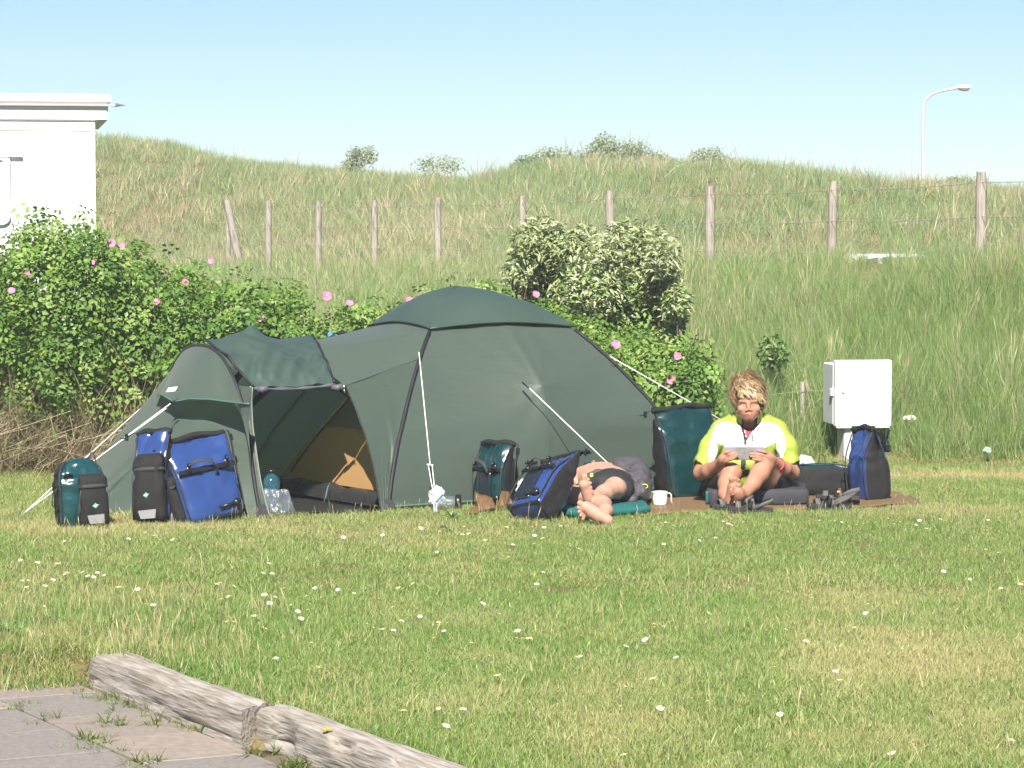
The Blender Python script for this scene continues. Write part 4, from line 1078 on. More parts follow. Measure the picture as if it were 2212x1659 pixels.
# narrow wall between hoop and door
dl = [(545, 836), (543, 870), (545, 920), (553, 975), (562, 1035), (572, 1080), (583, 1117)]
def door_l(s):
    i = s*(len(dl) - 1); k = min(int(i), len(dl) - 2); x = lerp(dl[k][0], dl[k + 1][0], i - k); y = lerp(dl[k][1], dl[k + 1][1], i - k); return x, y
G = []
for i in range(21):
    s = i/20; x, y = door_l(s); q = at(x, y, hoopY(x) + .03); 
    w = .5*(1 - s)**1.0; 
    # hoop point at the same height
    best = min((abs(hoop(k/200).z - q.z), k) for k in range(0, 100))[1]; h = hoop(best/200)
    G.append([lerp(h, q, j/6) + V(0, .006*math.sin(j*2 + s*7), 0) for j in range(7)])
nw = T(MB().grid(G), 'door_side_strip', FLY); T(MB().tube([r[-1] + V(.002, -.003, 0) for r in G], .004, 6), 'zip', mat('zip_tape', (.19, .20, .19), .6, .3), nw)
# end of the porch, drawn down to the ground on the left
EC1, EC2 = gr(214, 1113), V(-3.0, 18.0, 0)
def end_pt(s, w):
    h = hoop(w); g = lerp(EC1, EC2, w); p = lerp(h, g, s); bul = -.01*math.sin(math.pi*s)*math.sin(math.pi*w)
    fold = .006*math.sin(w*46 + s*3)*math.exp(-s/.25) + .014*math.sin((w - .22 - .06*s)*75)*math.exp(-((w - .24 - .05*s)/.06)**2)*math.sin(math.pi*s) + .008*mnoise.noise(V(s*3, w*6, 2))
    return p + V(-.4, -.5, .35)*(bul + fold)
T(MB().grid([[end_pt(i/40, j/90) for j in range(91)] for i in range(41)]), 'porch_end', FLY)
# awning flap over the end window
fl = [(540, 872), (500, 868), (455, 862), (410, 861), (375, 867), (352, 852), (341, 852)]
G = []
for i in range(13):
    s = i/12; row = []
    for j in range(25):
        w = .10 + .80*j/24; a = hoop(w) + V(-.012, -.016, .006)
        t_ = j/24; k = t_*(len(fl) - 1); q = min(int(k), len(fl) - 2); x = lerp(fl[q][0], fl[q + 1][0], k - q); y = lerp(fl[q][1], fl[q + 1][1], k - q)
        b = at(x, y, 16.58 + .66*t_ + .0)
        p = lerp(a, b, s) + V(-.35, -.45, .3)*(.035*math.sin(math.pi*s) + .006*math.sin(t_*30)*math.exp(-((t_ - .62)/.16)**2)*s)
        row.append(p)
    G.append(row)
awn = T(MB().grid(G), 'awning', FLY); T(MB().tube([p + V(-.003, -.004, -.002) for p in G[-1]], .005, 6), 'awning_hem', TRIM, awn)
mb = MB(); c0, c1, c2, c3 = [at(x, y, 16.93) for x, y in ((358, 847), (378, 845), (384, 835), (364, 837))]
mb.add([c0, c1, c2, c3], [(0, 1, 2, 3)]); T(mb, 'label_tag', mat('label_white', (.74, .70, .68), .6, .3, (.68, .40, .38), 220, .55), awn, smoothed=False, solid=.002)
# door thrown back over the roof
G = []
for i in range(35):
    s = i/34; row = []
    for j in range(45):
        t_ = j/44
        bot = lerp(at(549, 838, 16.98), at(722, 830, 17.22), t_) + V(0, 0, -.012*math.sin(math.pi*t_))
        sr = .02 + .52*t_; ridge = roof_pt(sr, .5) + V(0, 0, .03)
        mid = lerp(bot, ridge, .5) + V(0, -.07, .12*math.sin(math.pi*(.15 + .7*t_)))
        p = bot*(1 - s)**2 + mid*(2*s*(1 - s)) + ridge*s*s
        hump = .075*math.exp(-((t_ - .40)/.18)**2)*s**2 + .05*math.exp(-((t_ - .46)/.06)**2)*s**8
        cr = .030*(mnoise.noise(V(t_*4.5, s*3, 2)) + .3*mnoise.noise(V(t_*10 + s*5, s*3 - t_*6, 8))) + .012*math.sin((t_*1.5 - s)*22)*math.exp(-((s - .3)/.22)**2)
        sharp = -.018*abs(mnoise.noise(V(t_*5 + s*3, s*7, 14)))
        row.append(p + V(-.1, -.5, .8)*(cr*math.sin(math.pi*min(1, s + .12))**.5 + sharp + hump + .016))
    G.append(row)
dr = T(MB().grid(G), 'rolled_back_door', CAPF)
T(MB().tube([r[0] + V(-.004, -.006, 0) for r in G], .009, 6), 'door_binding', SLV, dr)
T(MB().tube([r[-1] + V(.004, -.006, 0) for r in G], .008, 6), 'door_binding', SLV, dr)
PUR = mat('dark_mauve_binding', (.062, .058, .075), .55, .4, (.085, .08, .10), 80, .6)
T(MB().tube([lerp(at(549, 839, 16.96), at(724, 831, 17.19), k/20) + V(0, 0, -.014*math.sin(math.pi*k/20)) for k in range(21)], [.010 + .004*math.sin(k*1.1) for k in range(21)], 8), 'door_roll', PUR, dr)
for (x, y, Y, dx) in ((566, 842, 16.95, .05), (728, 838, 17.18, .055)):
    c = at(x, y, Y); T(MB().tube([c + V(-dx*.6, 0, .004), c, c + V(dx*.7, 0, .012)], [.017, .022, .019], 12), 'toggle_roll', PUR, dr)
for (x, y, Y) in ((541, 838, 16.93), (743, 836, 17.18)):
    c = at(x, y, Y); mb = MB(); mb.box(c, (.012, .006, .02), bev=.002); mb.tube([c + V(0, -.004, -.01), c + V(.004, -.008, -.035)], .0035, 6); T(mb, 'zip_pull', SILVERM)
# inside: dark back wall bands, inner tent, groundsheet
ins = -vo*.05
def inner(z, u): return lerp(ribA(z), ribBb(z), u) + ins
def umax(z): return .84 - .30*max(0, z - .05)/.8
def ip(z0, z1, u0, u1, nz_=14, nu=14, push=0.):
    return [[inner(z0 + (z1 - z0)*i/nz_, (u0 + (u1 - u0)*j/nu)*umax(z0 + (z1 - z0)*i/nz_)) + vo*(push + .006*mnoise.noise(V(i*.6, j*.5, 4))) for j in range(nu + 1)] for i in range(nz_ + 1)]
inn = T(MB().grid(ip(.10, .44, .02, .99)), 'inner_tent', ORANGE)
T(MB().grid(ip(.44, .98, .02, .93)), 'inner_net', NET, inn)
T(MB().grid(ip(.44, .98, .93, 1.0, 14, 3)), 'inner_border', ORANGE, inn)
T(MB().tube([inner(.14 + .82*k/12, .935*umax(.14 + .82*k/12)) + vo*.006 for k in range(13)], .006, 6), 'inner_zip', BLK, inn)
T(MB().tube([inner(.44, (.03 + .9*k/10)*umax(.44)) + vo*.004 for k in range(11)], .004, 6), 'inner_seam', mat('inner_seam', (.38, .22, .08), .7, .2), inn)
G = []
for i in range(9):
    s = i/8; row = []
    for j in range(23):
        u = .02 + .80*j/22; p = lerp(FA, BBk, u) + ins; r_ = .055 + .02*mnoise.noise(V(j*.35, 0, 2))
        a = math.pi*(1.0 - s*.95); row.append(V(p.x, p.y, 0) + vo*(.07 + (-.02 + r_*1.5*math.cos(math.pi - a)*-1)) + V(0, 0, .015 + r_*1.75*math.sin(a)*(1.0 + .15*mnoise.noise(V(j*.8, s*2, 1)))))
    G.append(row)
T(MB().grid(G), 'inner_door_roll', FLOORB, inn)
for u in (.30, .72):
    p = lerp(FA, BBk, u) + ins + vo*.16; T(MB().tube([p + V(.01, .05, .13), p + V(0, -.01, .11), p + V(-.01, -.03, .06), p + V(-.02, -.04, .02)], .004, 6), 'tie_cord', TRIM, inn)
gs = [V(-.80, 17.08, .012), V(-1.42, 16.72, .012), V(-2.1, 17.85, .012), V(-1.75, 18.7, .012)]
GG = [[lerp(lerp(gs[0], gs[1], u), lerp(gs[3], gs[2], u), v) + V(0, 0, .008*mnoise.noise(V(u*9, v*9, 1))) for u in [k/14 for k in range(15)]] for v in [k/14 for k in range(15)]]
T(MB().grid(GG), 'groundsheet', FLOORB)
# poles and bands seen on the far inside wall
bw = lambda w, s: roof_pt(s, w) + V(.02, -.03, 0)
T(MB().strap([bw(.62 + .34*k/10, .42 - .10*k/10) for k in range(11)], .045, .004, V(1, 0, 0)), 'inside_band', BLK)
T(MB().strap([bw(.60 + .36*k/10, .86 - .45*k/10) for k in range(11)], .04, .004, V(1, 0, 0)), 'inside_band', BLK)
T(MB().tube([at(733, 842, 17.9), at(752, 858, 18.2)], .008, 6), 'inside_cord', BLK)
T(MB().tube([at(640, 1010, 18.5), at(652, 1020, 18.45)], .006, 6), 'inside_cord', BLK)
# feet patches and guy lines
for p in (FC, FA): T(MB().tube([p + V(0, -.022, .035), p + V(0, -.028, .035)], .045, 14), 'foot_patch', mat('foot_rubber', (.035, .035, .04), .7, .3) if 'foot_rubber' not in bpy.data.materials else bpy.data.materials['foot_rubber'], smoothed=False)
def guy(pts, r=.0032, name='guy_line'): T(MB().tube(pts, r, 6), name, ROPE)
PEG = mat('peg_alloy', (.6, .6, .6), .35, .5, metal=.8)
def peg(p, d=(-.3, 0, 1)): 
    d = V(*d).normalized(); T(MB().tube([p - d*.05, p + d*.05, p + d*.055 + V(.015, 0, -.005)], .0035, 6), 'peg', PEG)
g1 = at(905, 761, 17.70); g2 = gr(941, 1112); k1 = at(929, 1003, lerp(g1.y, g2.y, .69))
guy([g1, k1]); guy([k1 + V(-.012, 0, 0), at(937, 1070, g2.y + .06), g2 + V(-.008, 0, .0)], .0028); guy([k1 + V(.012, 0, -.004), g2 + V(.008, 0, .02)], .0028); guy([k1 + V(-.02, 0, 0), k1 + V(.02, 0, -.006)], .004, 'line_runner'); peg(g2, (.1, .3, 1))
pk = PEAK + V(.02, -.10, 0); g3 = V(.86, 17.62, .0); guy([at(1143, 838, 17.76), g3]); peg(g3)
T(MB().tube([at(1128, 826, 17.80), at(1145, 840, 17.76)], .006, 6), 'guy_loop', SLV)
q0 = at(1318, 770, 18.35); q1 = gr(1768, 1027); guy([q0, q1]); peg(q1)
ga = at(372, 869, 16.97); ge = gr(42, 1116); guy([ga, ge]); guy([at(360, 882, 16.95), at(255, 957, 16.75)], .0026)
gb = at(326, 862, 17.9); gf = gr(60, 1092); guy([gb, gr(52, 1108)]); peg(ge); 
T(MB().tube([ga + V(.015, 0, .01), ga + V(-.01, 0, -.006)], .006, 6), 'guy_loop', SLV)
# ------------------------------------------------------------------ panniers
def pvc(name, c): return mat(name, c, .22, .6, tuple(k*.85 for k in c), 6, .5, .25, 9, coat=.35, bdist=.02)
BLUEP, TEALP, DTEAL = pvc('blue_pvc', (.019, .043, .150)), pvc('teal_pvc', (.005, .040, .044)), pvc('dark_teal_pvc', (.003, .025, .026))
CORD = mat('cordura_black', (.010, .010, .010), .8, .25, (.016, .0155, .015), 90, .7, .35, 500, bdist=.002)
PLASTIC = mat('black_plastic', (.012, .012, .013), .28, .5, amount=.3)
STRAPM = mat('grey_webbing', (.032, .032, .032), .75, .3, (.04, .04, .04), 200, .6, .3, 600, bdist=.001)
REFL = mat('reflector_grey', (.21, .21, .22), .45, .5, (.17, .17, .18), 60, .5)
LOGO = mat('logo_turquoise', (.02, .36, .42), .5, .4, amount=.2)
LOGOW = mat('logo_gold', (.62, .52, .30), .5, .4, amount=.2)
def frame(up, fn):
    u = Vector(up).normalized(); f = Vector(fn); f = (f - u*f.dot(u)).normalized(); y = -f; x = y.cross(u)
    return Matrix((x, y, u)).transposed()
def pannier(label, base, up, fn, w, d, h, colm, seed=0, top='open', rail=True, stripe=None, pocket=None, handle=True, buckle=(1, 1), drop=.8, bigside=.80, roll=True, pside=False):
    M = frame(up, fn); t = thing('pannier', label, 'bicycle bag', base, M.to_euler(), group='bicycle panniers around the tent')
    prof = {'open': [(0, .80, .74), (.015, .90, .86), (.05, .96, .95), (.2, 1, 1), (.4, 1.02, 1.03), (.55, 1.03, .98), (.66, 1.04, .86), (.76, 1.06, .66), (.86, 1.08, .42), (.94, 1.09, .22), (1, 1.09, .10)],
            'dome': [(0, .80, .74), (.015, .90, .86), (.05, .96, .95), (.2, 1, 1), (.4, 1.03, 1.05), (.58, 1.04, 1.06), (.7, 1.03, 1.0), (.8, .98, .88), (.88, .90, .72), (.95, .74, .5), (1, .45, .25)],
            'bulge': [(0, .82, .80), (.03, .93, .93), (.1, 1, 1), (.3, 1.04, 1.1), (.6, 1.04, 1.1), (.85, 1, 1), (.95, .95, .85), (1, .8, .6)]}[top]
    n = 56; zs = np.interp(np.linspace(0, 1, 34), np.linspace(0, 1, len(prof)), [p[0] for p in prof])
    R = []
    for z in zs:
        fw = float(np.interp(z, [p[0] for p in prof], [p[1] for p in prof])); fd = float(np.interp(z, [p[0] for p in prof], [p[2] for p in prof])); ring = []
        for k in range(n):
            a = 2*math.pi*(k + .5)/n; c, s = math.cos(a), math.sin(a); e = 4.5; q = (abs(c)**e + abs(s)**e)**(-1/e)
            x, y = c*q*w/2*fw, s*q*d/2*fd
            nn = .013*mnoise.noise(V(x*9, y*9 + seed, z*h*8)) + .007*mnoise.noise(V(x*24, y*24, z*h*20 + seed)) - .014*max(0, 1 - abs(mnoise.noise(V(x*7 + seed, y*5, z*h*6)))*7)*(.35 + z) + .012*(mnoise.noise(V(x*7, seed, z*9)) if z > .6 else 0)
            if top == 'open' and z > .55: y += .03*(z - .55)*math.sin(x*14 + seed)
            sag = .05*max(0, z - .62)*math.sin(x*11 + seed*1.7)
            ring.append((x + c*nn*.7 + .05*max(0, z - .5)**2*math.sin(seed), y + s*nn, z*h + sag*h))
        R.append(ring)
    cA, cB, cC = MB(), MB(), MB(); vs = [p for r in R for p in r]
    fa, fb, fc = [], [], []
    for i in range(len(R) - 1):
        for k in range(n):
            j = (k + 1) % n; f = (i*n + k, i*n + j, (i + 1)*n + j, (i + 1)*n + k); a = 2*math.pi*(k + 1)/n; c = math.cos(a)
            (fb if c > bigside else fc if c < -bigside else fa).append(f)
    fa.append(tuple(range((len(R) - 1)*n, len(R)*n))); fb0 = tuple(range(n - 1, -1, -1)); fa.append(fb0)
    def sub(fs, nm, m):
        used = sorted({i for f in fs for i in f}); mp = {i: q for q, i in enumerate(used)}
        return MB().add([vs[i] for i in used], [tuple(mp[i] for i in f) for f in fs]).build(nm, m, t)
    body = sub(fa, 'body', colm); sub(fb, 'side_panel', CORD); sub(fc, 'side_panel', CORD)
    MB().box((0, 0, .012), (w*.90, d*.88, .022), bev=.006).build('base_plate', PLASTIC, t, smoothed=False)
    yf = lambda z: -d/2*float(np.interp(z/h, [p[0] for p in prof], [p[2] for p in prof])) - .006
    wz = lambda z: w/2*float(np.interp(z/h, [p[0] for p in prof], [p[1] for p in prof]))
    for sx in (-1, 1):
        MB().tube([(sx*wz(z)*.93, yf(z)*.985 + .004, z) for z in np.linspace(.01, h*.97, 12)], .0045, 6).build('piping', BLK, t)
    if roll:
        zt = h*1.0; ww = wz(h)
        MB().tube([(x*ww, .008*math.sin(x*3 + seed), zt + .012*math.cos(x*1.6) + .006*math.sin(x*5 + seed)) for x in np.linspace(-1, 1, 13)], .019, 8, flat=1.0).build('roll_closure', CORD, t)
        for sx, on in zip((-1, 1), buckle):
            if not on: continue
            x0 = sx*ww; L = drop*h
            pts = [(x0, 0, zt), (x0 + sx*.028, -.004, zt + .004), (x0 + sx*.036, -.008, zt - .04), (x0 + sx*.022, -.006, zt - L*.4), (x0 + sx*.012, -.004, zt - L)] if drop > 0 else [(x0 - sx*.02, 0, zt + .01), (x0 + sx*.03, -.01, zt + .005), (x0 + sx*.06, -.016, zt - .012)]
            st = MB().strap(pts, .022, .003, (0, 1, 0)).build('strap', STRAPM, t)
            b = pts[2]; mb = MB(); mb.box((b[0], b[1], b[2]), (.012, .03, .042), bev=.003)
            if drop <= 0:
                for q in (-1, 0, 1): mb.box((b[0] + sx*.022, b[1] + q*.010, b[2] - .004), (.03, .005, .006))
            mb.build('buckle', PLASTIC, st, smoothed=False)
    if rail:
        zr = h*.60; y0 = yf(zr) - .010
        rl = MB().box((0, y0, zr), (w*.92, .016, .028), bev=.004).build('rail', PLASTIC, t, smoothed=False)
        for sx in (-.30, .32):
            mb = MB(); x0 = sx*w; mb.box((x0, y0 - .010, zr + .012), (.028, .016, .04), bev=.004)
            mb.tube([(x0, y0 - .012, zr + .03), (x0, y0 - .022, zr + .045), (x0, y0 - .034, zr + .042), (x0, y0 - .038, zr + .02)], .007, 8); mb.build('hook', PLASTIC, t)
        if handle: MB().strap([(-.30*w, y0 - .016, zr + .03), (-.16*w, y0 - .035, zr + .055), (.06*w, y0 - .04, zr + .035), (.14*w, y0 - .03, zr - .015), (.1*w, y0 - .02, zr - .03)], .020, .003, (0, .4, 1)).build('carry_strap', STRAPM, t)
        zl = h*.12; mb = MB(); yl = yf(zl) - .006
        mb.tube([(.02, yl, zl), (.02 + w*.30, yl - .004, zl + .01)], .009, 8); mb.tube([(.02 + w*.28, yl + .006, zl + .01), (.02 + w*.28, yl - .014, zl + .01)], .022, 12); mb.build('lower_hook', PLASTIC, t)
    if stripe is not None:
        G = []
        for z in np.linspace(h*.08, h*.56, 12): G.append([(x*w, yf(z) - .0035, z) for x in np.linspace(*stripe, 5)])
        MB().grid(G).build('stiffener', mat('stiffener_black', (.012, .016, .022), .25, .5) if 'stiffener_black' not in bpy.data.materials else bpy.data.materials['stiffener_black'], t, solid=.004)
    if pocket:
        px, pw, pz, ph, pd = pocket; R = []
        for z in np.linspace(0, 1, 16):
            fd = float(np.interp(z, [0, .06, .3, .6, .75, .8, .9, 1], [.7, .95, 1.05, .95, .80, .92, 1.0, .45])); fw = float(np.interp(z, [0, .06, .6, .75, .8, .92, 1], [.85, 1, 1, .86, .98, 1.0, .7])); ring = []
            for k in range(36):
                a = 2*math.pi*(k + .5)/36; c, s = math.cos(a), math.sin(a); e = 3.5; q = (abs(c)**e + abs(s)**e)**(-1/e); zz = pz + z*ph
                nn = .008*mnoise.noise(V(c*2 + seed, s*2, z*5)) + (.006*math.sin(k*1.9)*max(0, 1 - abs(z - .76)/.1))
                ring.append((px + c*q*pw/2*fw + c*nn, yf(zz) + .02 - pd/2 + s*q*pd/2*fd + s*nn, zz))
            R.append(ring)
        turn = (lambda v: (v[1] - (w - d)/2, -v[0], v[2])) if pside else (lambda v: tuple(v))
        def put(mb_, nm, m, par, **k): mb_.v = [turn(v) for v in mb_.v]; return mb_.build(nm, m, par, **k)
        pk = put(MB().rings(R), 'pocket', CORD, t); yp = yf(pz + .2*ph) + .02 - pd - .007
        put(MB().tube([(px + (pw*.48)*math.cos(a), yf(pz + .77*ph) + .02 - pd/2 + pd*.47*math.sin(a), pz + .77*ph) for a in np.linspace(math.pi*.95, math.pi*2.05, 12)], .008, 6, flat=1.6), 'drawcord_band', STRAPM, pk)
        zc = pz + .40*ph; lg = MB(); r = .017
        lg.add([(px - r, yp, zc), (px, yp - .001, zc - r), (px + r, yp, zc), (px, yp - .001, zc + r)], [(0, 1, 2, 3)]); put(lg, 'logo', LOGO, pk, smoothed=False, solid=.002)
        lw = MB()
        lw.add([(px - r*1.3, yp - .004, zc - .003), (px + r*.2, yp - .004, zc - .001), (px + r*1.4, yp - .004, zc + .006), (px + r*.2, yp - .004, zc + .0055)], [(0, 1, 2, 3)])
        lw.add([(px - r*.7, yp - .0042, zc - .007), (px + r*.6, yp - .0042, zc - .006), (px + r*.4, yp - .0042, zc - .003), (px - r*.7, yp - .0042, zc - .0045)], [(0, 1, 2, 3)]); put(lw, 'logo_swoosh', LOGOW, pk, smoothed=False)
        zb = pz + .06*ph; rw = pw*.30
        put(MB().add([(px - rw*.75, yp, zb), (px + rw*.85, yp, zb), (px + rw, yp, zb + .052), (px - rw, yp, zb + .048)], [(0, 1, 2, 3)]), 'reflector', REFL, pk, smoothed=False, solid=.003)
        put(MB().strap([(px - pw*.42, yp + .02, pz + .70*ph), (px - pw*.50, yp + .03, pz + .35*ph), (px - pw*.55, yp + .05, pz + .05*ph)], .02, .003, (1, 0, 0)), 'side_strap', STRAPM, t)
    return t
def loop_strap(t, pts, name='handle_loop', w=.018, side=(0, 1, 0)): MB().strap(pts, w, .003, side).build(name, STRAPM, t)
b1 = gr(168, 1141)
p1_ = pannier('rounded teal and black pannier alone at the left end of the tent', (b1.x, b1.y + .10, 0), (-.05, .05, 1), (.40, -1, 0), .27, .19, .385, TEALP, 1, 'dome', rail=False, pocket=(.055, .165, .0, .30, .08), roll=False)
loop_strap(p1_, [(.115, .03, .24), (.118, .02, .33), (.108, .02, .40), (.092, .03, .42), (.082, .05, .39), (.085, .06, .3)])
loop_strap(p1_, [(-.12, -.05, .24), (-.165, -.05, .20), (-.165, -.04, .13), (-.13, -.05, .10)], 'side_loop')
mb = MB(); mb.tube([(-.10, -.085, .29), (-.075, -.10, .31), (-.055, -.10, .30)], .006, 6); mb.build('ring', PLASTIC, p1_)
b2 = gr(334, 1137)
pannier('blue pannier with a black front pocket, tall pointed top, left of the big blue one', (b2.x - .0, b2.y + .24, 0), (-.07, .10, 1), (-.30, -1, 0), .20, .20, .52, BLUEP, 4, 'open', rail=False, pocket=(.01, .19, .0, .40, .10), drop=0, buckle=(1, 0))
b3 = gr(452, 1131)
pannier('big glossy blue pannier facing forward with mounting rail, beside the porch', (b3.x, b3.y + .15, .0), (-.27, .14, 1), (.66, -1, .0), .40, .20, .50, BLUEP, 7, 'open', drop=.85, pocket=(.0, .17, .02, .28, .07), pside=True)
b3p = gr(398, 1128)
b4 = gr(1073, 1083)
pannier('upright teal pannier with black hooks against the tent wall', (b4.x - .0, 17.36, 0), (.02, .06, 1), (-.75, -1, 0), .23, .21, .385, DTEAL, 11, 'open', drop=.72, stripe=(-.22, .16), buckle=(0, 1))
b5 = gr(1138, 1130)
pannier('blue pannier leaning back with a black stripe, next to the lying man', (b5.x + .02, b5.y + .13, .03), (.36, .60, .60), (-.62, -.52, .56), .28, .21, .48, BLUEP, 15, 'open', drop=0, stripe=(-.27, .17), buckle=(1, 1))
b6 = at(1487, 1083, 17.98)
pannier('largest dark teal pannier standing behind the reading woman', (b6.x + .01, 17.98, 0), (-.10, .05, 1), (.5, -1, 0), .39, .22, .57, DTEAL, 19, 'open', rail=False, drop=0, buckle=(1, 0))
b7 = gr(1778, 1077)
p7 = pannier('teal and black pannier lying on its side on the brown mat', (b7.x + .19, b7.y + .13, .10), (-1, .04, .03), (.03, .10, 1), .24, .19, .37, TEALP, 23, 'bulge', rail=False, roll=False, bigside=.72)
loop_strap(p7, [(.0, -.10, .16), (.0, -.13, .17), (.0, -.16, .175), (.0, -.165, .20), (.0, -.13, .205), (.0, -.10, .21)], 'handle_loop', .035, (1, 0, 0))
mb = MB(); mb.tube([(.02 + .014*math.cos(a), -.118, .10 + .014*math.sin(a)) for a in np.linspace(0, 6.28, 14)], .004, 6); mb.build('ring', PLASTIC, p7)
b8 = gr(1888, 1085)
p8 = pannier('blue and black pannier standing at the right end of the brown mat', (b8.x, b8.y + .13, 0), (-.10, .03, 1), (-1, -.42, 0), .24, .20, .45, BLUEP, 27, 'open', rail=False, drop=0, buckle=(0, 1), bigside=.76)
loop_strap(p8, [(.06, .10, .34), (.06, .13, .38), (.06, .145, .43), (.06, .125, .44), (.06, .10, .37)], 'handle_loop', .02, (1, 0, 0))
loop_strap(p8, [(-.02, -.10, .24), (-.02, -.16, .30), (-.02, -.17, .22), (-.02, -.12, .12)], 'cord_loop', .008, (1, 0, 0))
mb = MB(); mb.box((.06, .115, .32), (.05, .03, .05), bev=.006); mb.build('clip', PLASTIC, p8, smoothed=False)

# ------------------------------------------------------------------ camp things
def ring_loft(px, Y, secs, n=24):
    pass
# small black pouch
c = gr(1447, 1076); t = thing('drawstring_pouch', 'small black drawstring pouch beside the largest teal pannier', 'pouch', (c.x, c.y + .05, 0))
R = []
for z, r, ox in ((0, .055, .02), (.01, .068, .018), (.06, .066, .01), (.11, .062, 0), (.155, .052, -.008), (.18, .040, -.012), (.195, .052, -.014), (.212, .05, -.016), (.216, .02, -.016)):
    R.append([(ox + r*1.0*math.cos(a)*(1 + .08*mnoise.noise(V(math.cos(a)*2, math.sin(a)*2, z*14))), r*.8*math.sin(a), z) for a in np.linspace(0, 2*math.pi, 25)[:-1]])
MB().rings(R).build('bag', CORD, t); MB().tube([(-.012 + .044*math.cos(a), .036*math.sin(a), .18) for a in np.linspace(0, 6.28, 20)], .004, 6).build('drawcord', BLK, t)
# mug
c = gr(1428, 1097); t = thing('mug', 'white enamel mug standing on the brown mat', 'mug', (c.x - .004, c.y + .06, .014))
MUGW = mat('enamel_white', (.80, .80, .80), .3, .5, (.77, .77, .77), 10, .3)
R = [[(r*math.cos(a), r*math.sin(a), z) for a in np.linspace(0, 2*math.pi, 33)[:-1]] for r, z in ((.0, .0), (.040, .0), (.043, .004), (.045, .04), (.047, .078), (.0485, .08), (.046, .0815), (.044, .078), (.042, .012), (.0, .008))]
MB().rings(R, caps=False).build('cup', MUGW, t)
MB().strap([(.044, -.004, .070), (.060, -.005, .072), (.069, -.005, .062), (.070, -.005, .040), (.069, -.005, .008)], .012, .005, (0, 1, 0)).build('handle', MUGW, t)
# brown mat
BROWNM = mat('brown_tarp', (.155, .095, .045), .62, .35, (.115, .07, .034), 7, .7, .3, 40, bdist=.01)
fl_ = [gr(x, y) for x, y in ((1385, 1118), (1480, 1111), (1560, 1107), (1680, 1105), (1800, 1102), (1900, 1097), (1988, 1089))]
bk_ = [gr(x, y) for x, y in ((1395, 1060), (1480, 1060), (1560, 1060), (1680, 1062), (1800, 1064), (1880, 1070), (1935, 1073))]
G = []
for i in range(61):
    k = i/60*(len(fl_) - 1); q = min(int(k), len(fl_) - 2); a = lerp(fl_[q], fl_[q + 1], k - q); b = lerp(bk_[q], bk_[q + 1], k - q)
    G.append([lerp(a, b, s) + V(0, 0, .010 + .006*mnoise.noise(V(i*.16, s*3, 2)) + .012*max(0, mnoise.noise(V(i*.07 + 3, s*2, 7)))*(1 - s) + (.02*max(0, (i - 52)/8)*abs(math.sin(s*5)))) for s in np.linspace(0, 1, 16)])
tag(MB().grid(G).build('ground_mat', BROWNM, solid=.004), 'long brown tarpaulin mat spread on the lawn', 'mat')
# teal sleeping pad under the man, dark folded pad under the woman
TEALPAD = mat('teal_pad', (.012, .10, .095), .6, .35, (.010, .085, .08), 20, .5, .15, 60)
DARKPAD = mat('charcoal_pad', (.036, .036, .042), .75, .3, (.028, .028, .033), 40, .6, .2, 200, bdist=.003)
def slab(pts, z0, z1, bev=.012, rows=3):
    """rounded slab over a closed ground outline"""
    c = sum((Vector(p) for p in pts), V(0, 0, 0))/len(pts); R = []
    def off(q, z): return [(c + (Vector(p) - c)*(1 - q/max(.05, (Vector(p) - c).length))).to_tuple()[:2] + (z + .004*mnoise.noise(V(p[0]*6, p[1]*6, z*9)),) for p in pts]
    return MB().rings([off(bev, z0), off(bev*.3, z0 + (z1 - z0)*.15), off(0, (z0 + z1)/2), off(bev*.3, z1 - (z1 - z0)*.15), off(bev*1.1, z1)])
def outline(cs, n=8):
    o = []
    for i in range(len(cs)):
        a, b = Vector(cs[i]), Vector(cs[(i + 1) % len(cs)]); o += [lerp(a, b, k/n) for k in range(n)]
    return o
o = slab(outline([V(.30, 16.62, 0), V(.44, 16.50, 0), V(.83, 16.80, 0), V(.80, 17.55, 0), V(.35, 17.75, 0), V(.2, 17.2, 0)]), .016, .055).build('sleeping_pad', TEALPAD)
tag(o, 'teal sleeping pad under the lying man', 'sleeping pad')
o = slab(outline([V(1.20, 17.32, 0), V(1.62, 17.28, 0), V(1.83, 17.34, 0), V(1.86, 17.9, 0), V(1.22, 17.95, 0)]), .018, .105, .008).build('seat_pad', DARKPAD)
tag(o, 'folded charcoal foam pad the woman sits on', 'seat pad')
MB().tube([V(1.20, 17.315, z) for z in (.022, .05, .08, .10)], .010, 8).build('pad_edge', TEALPAD, o)

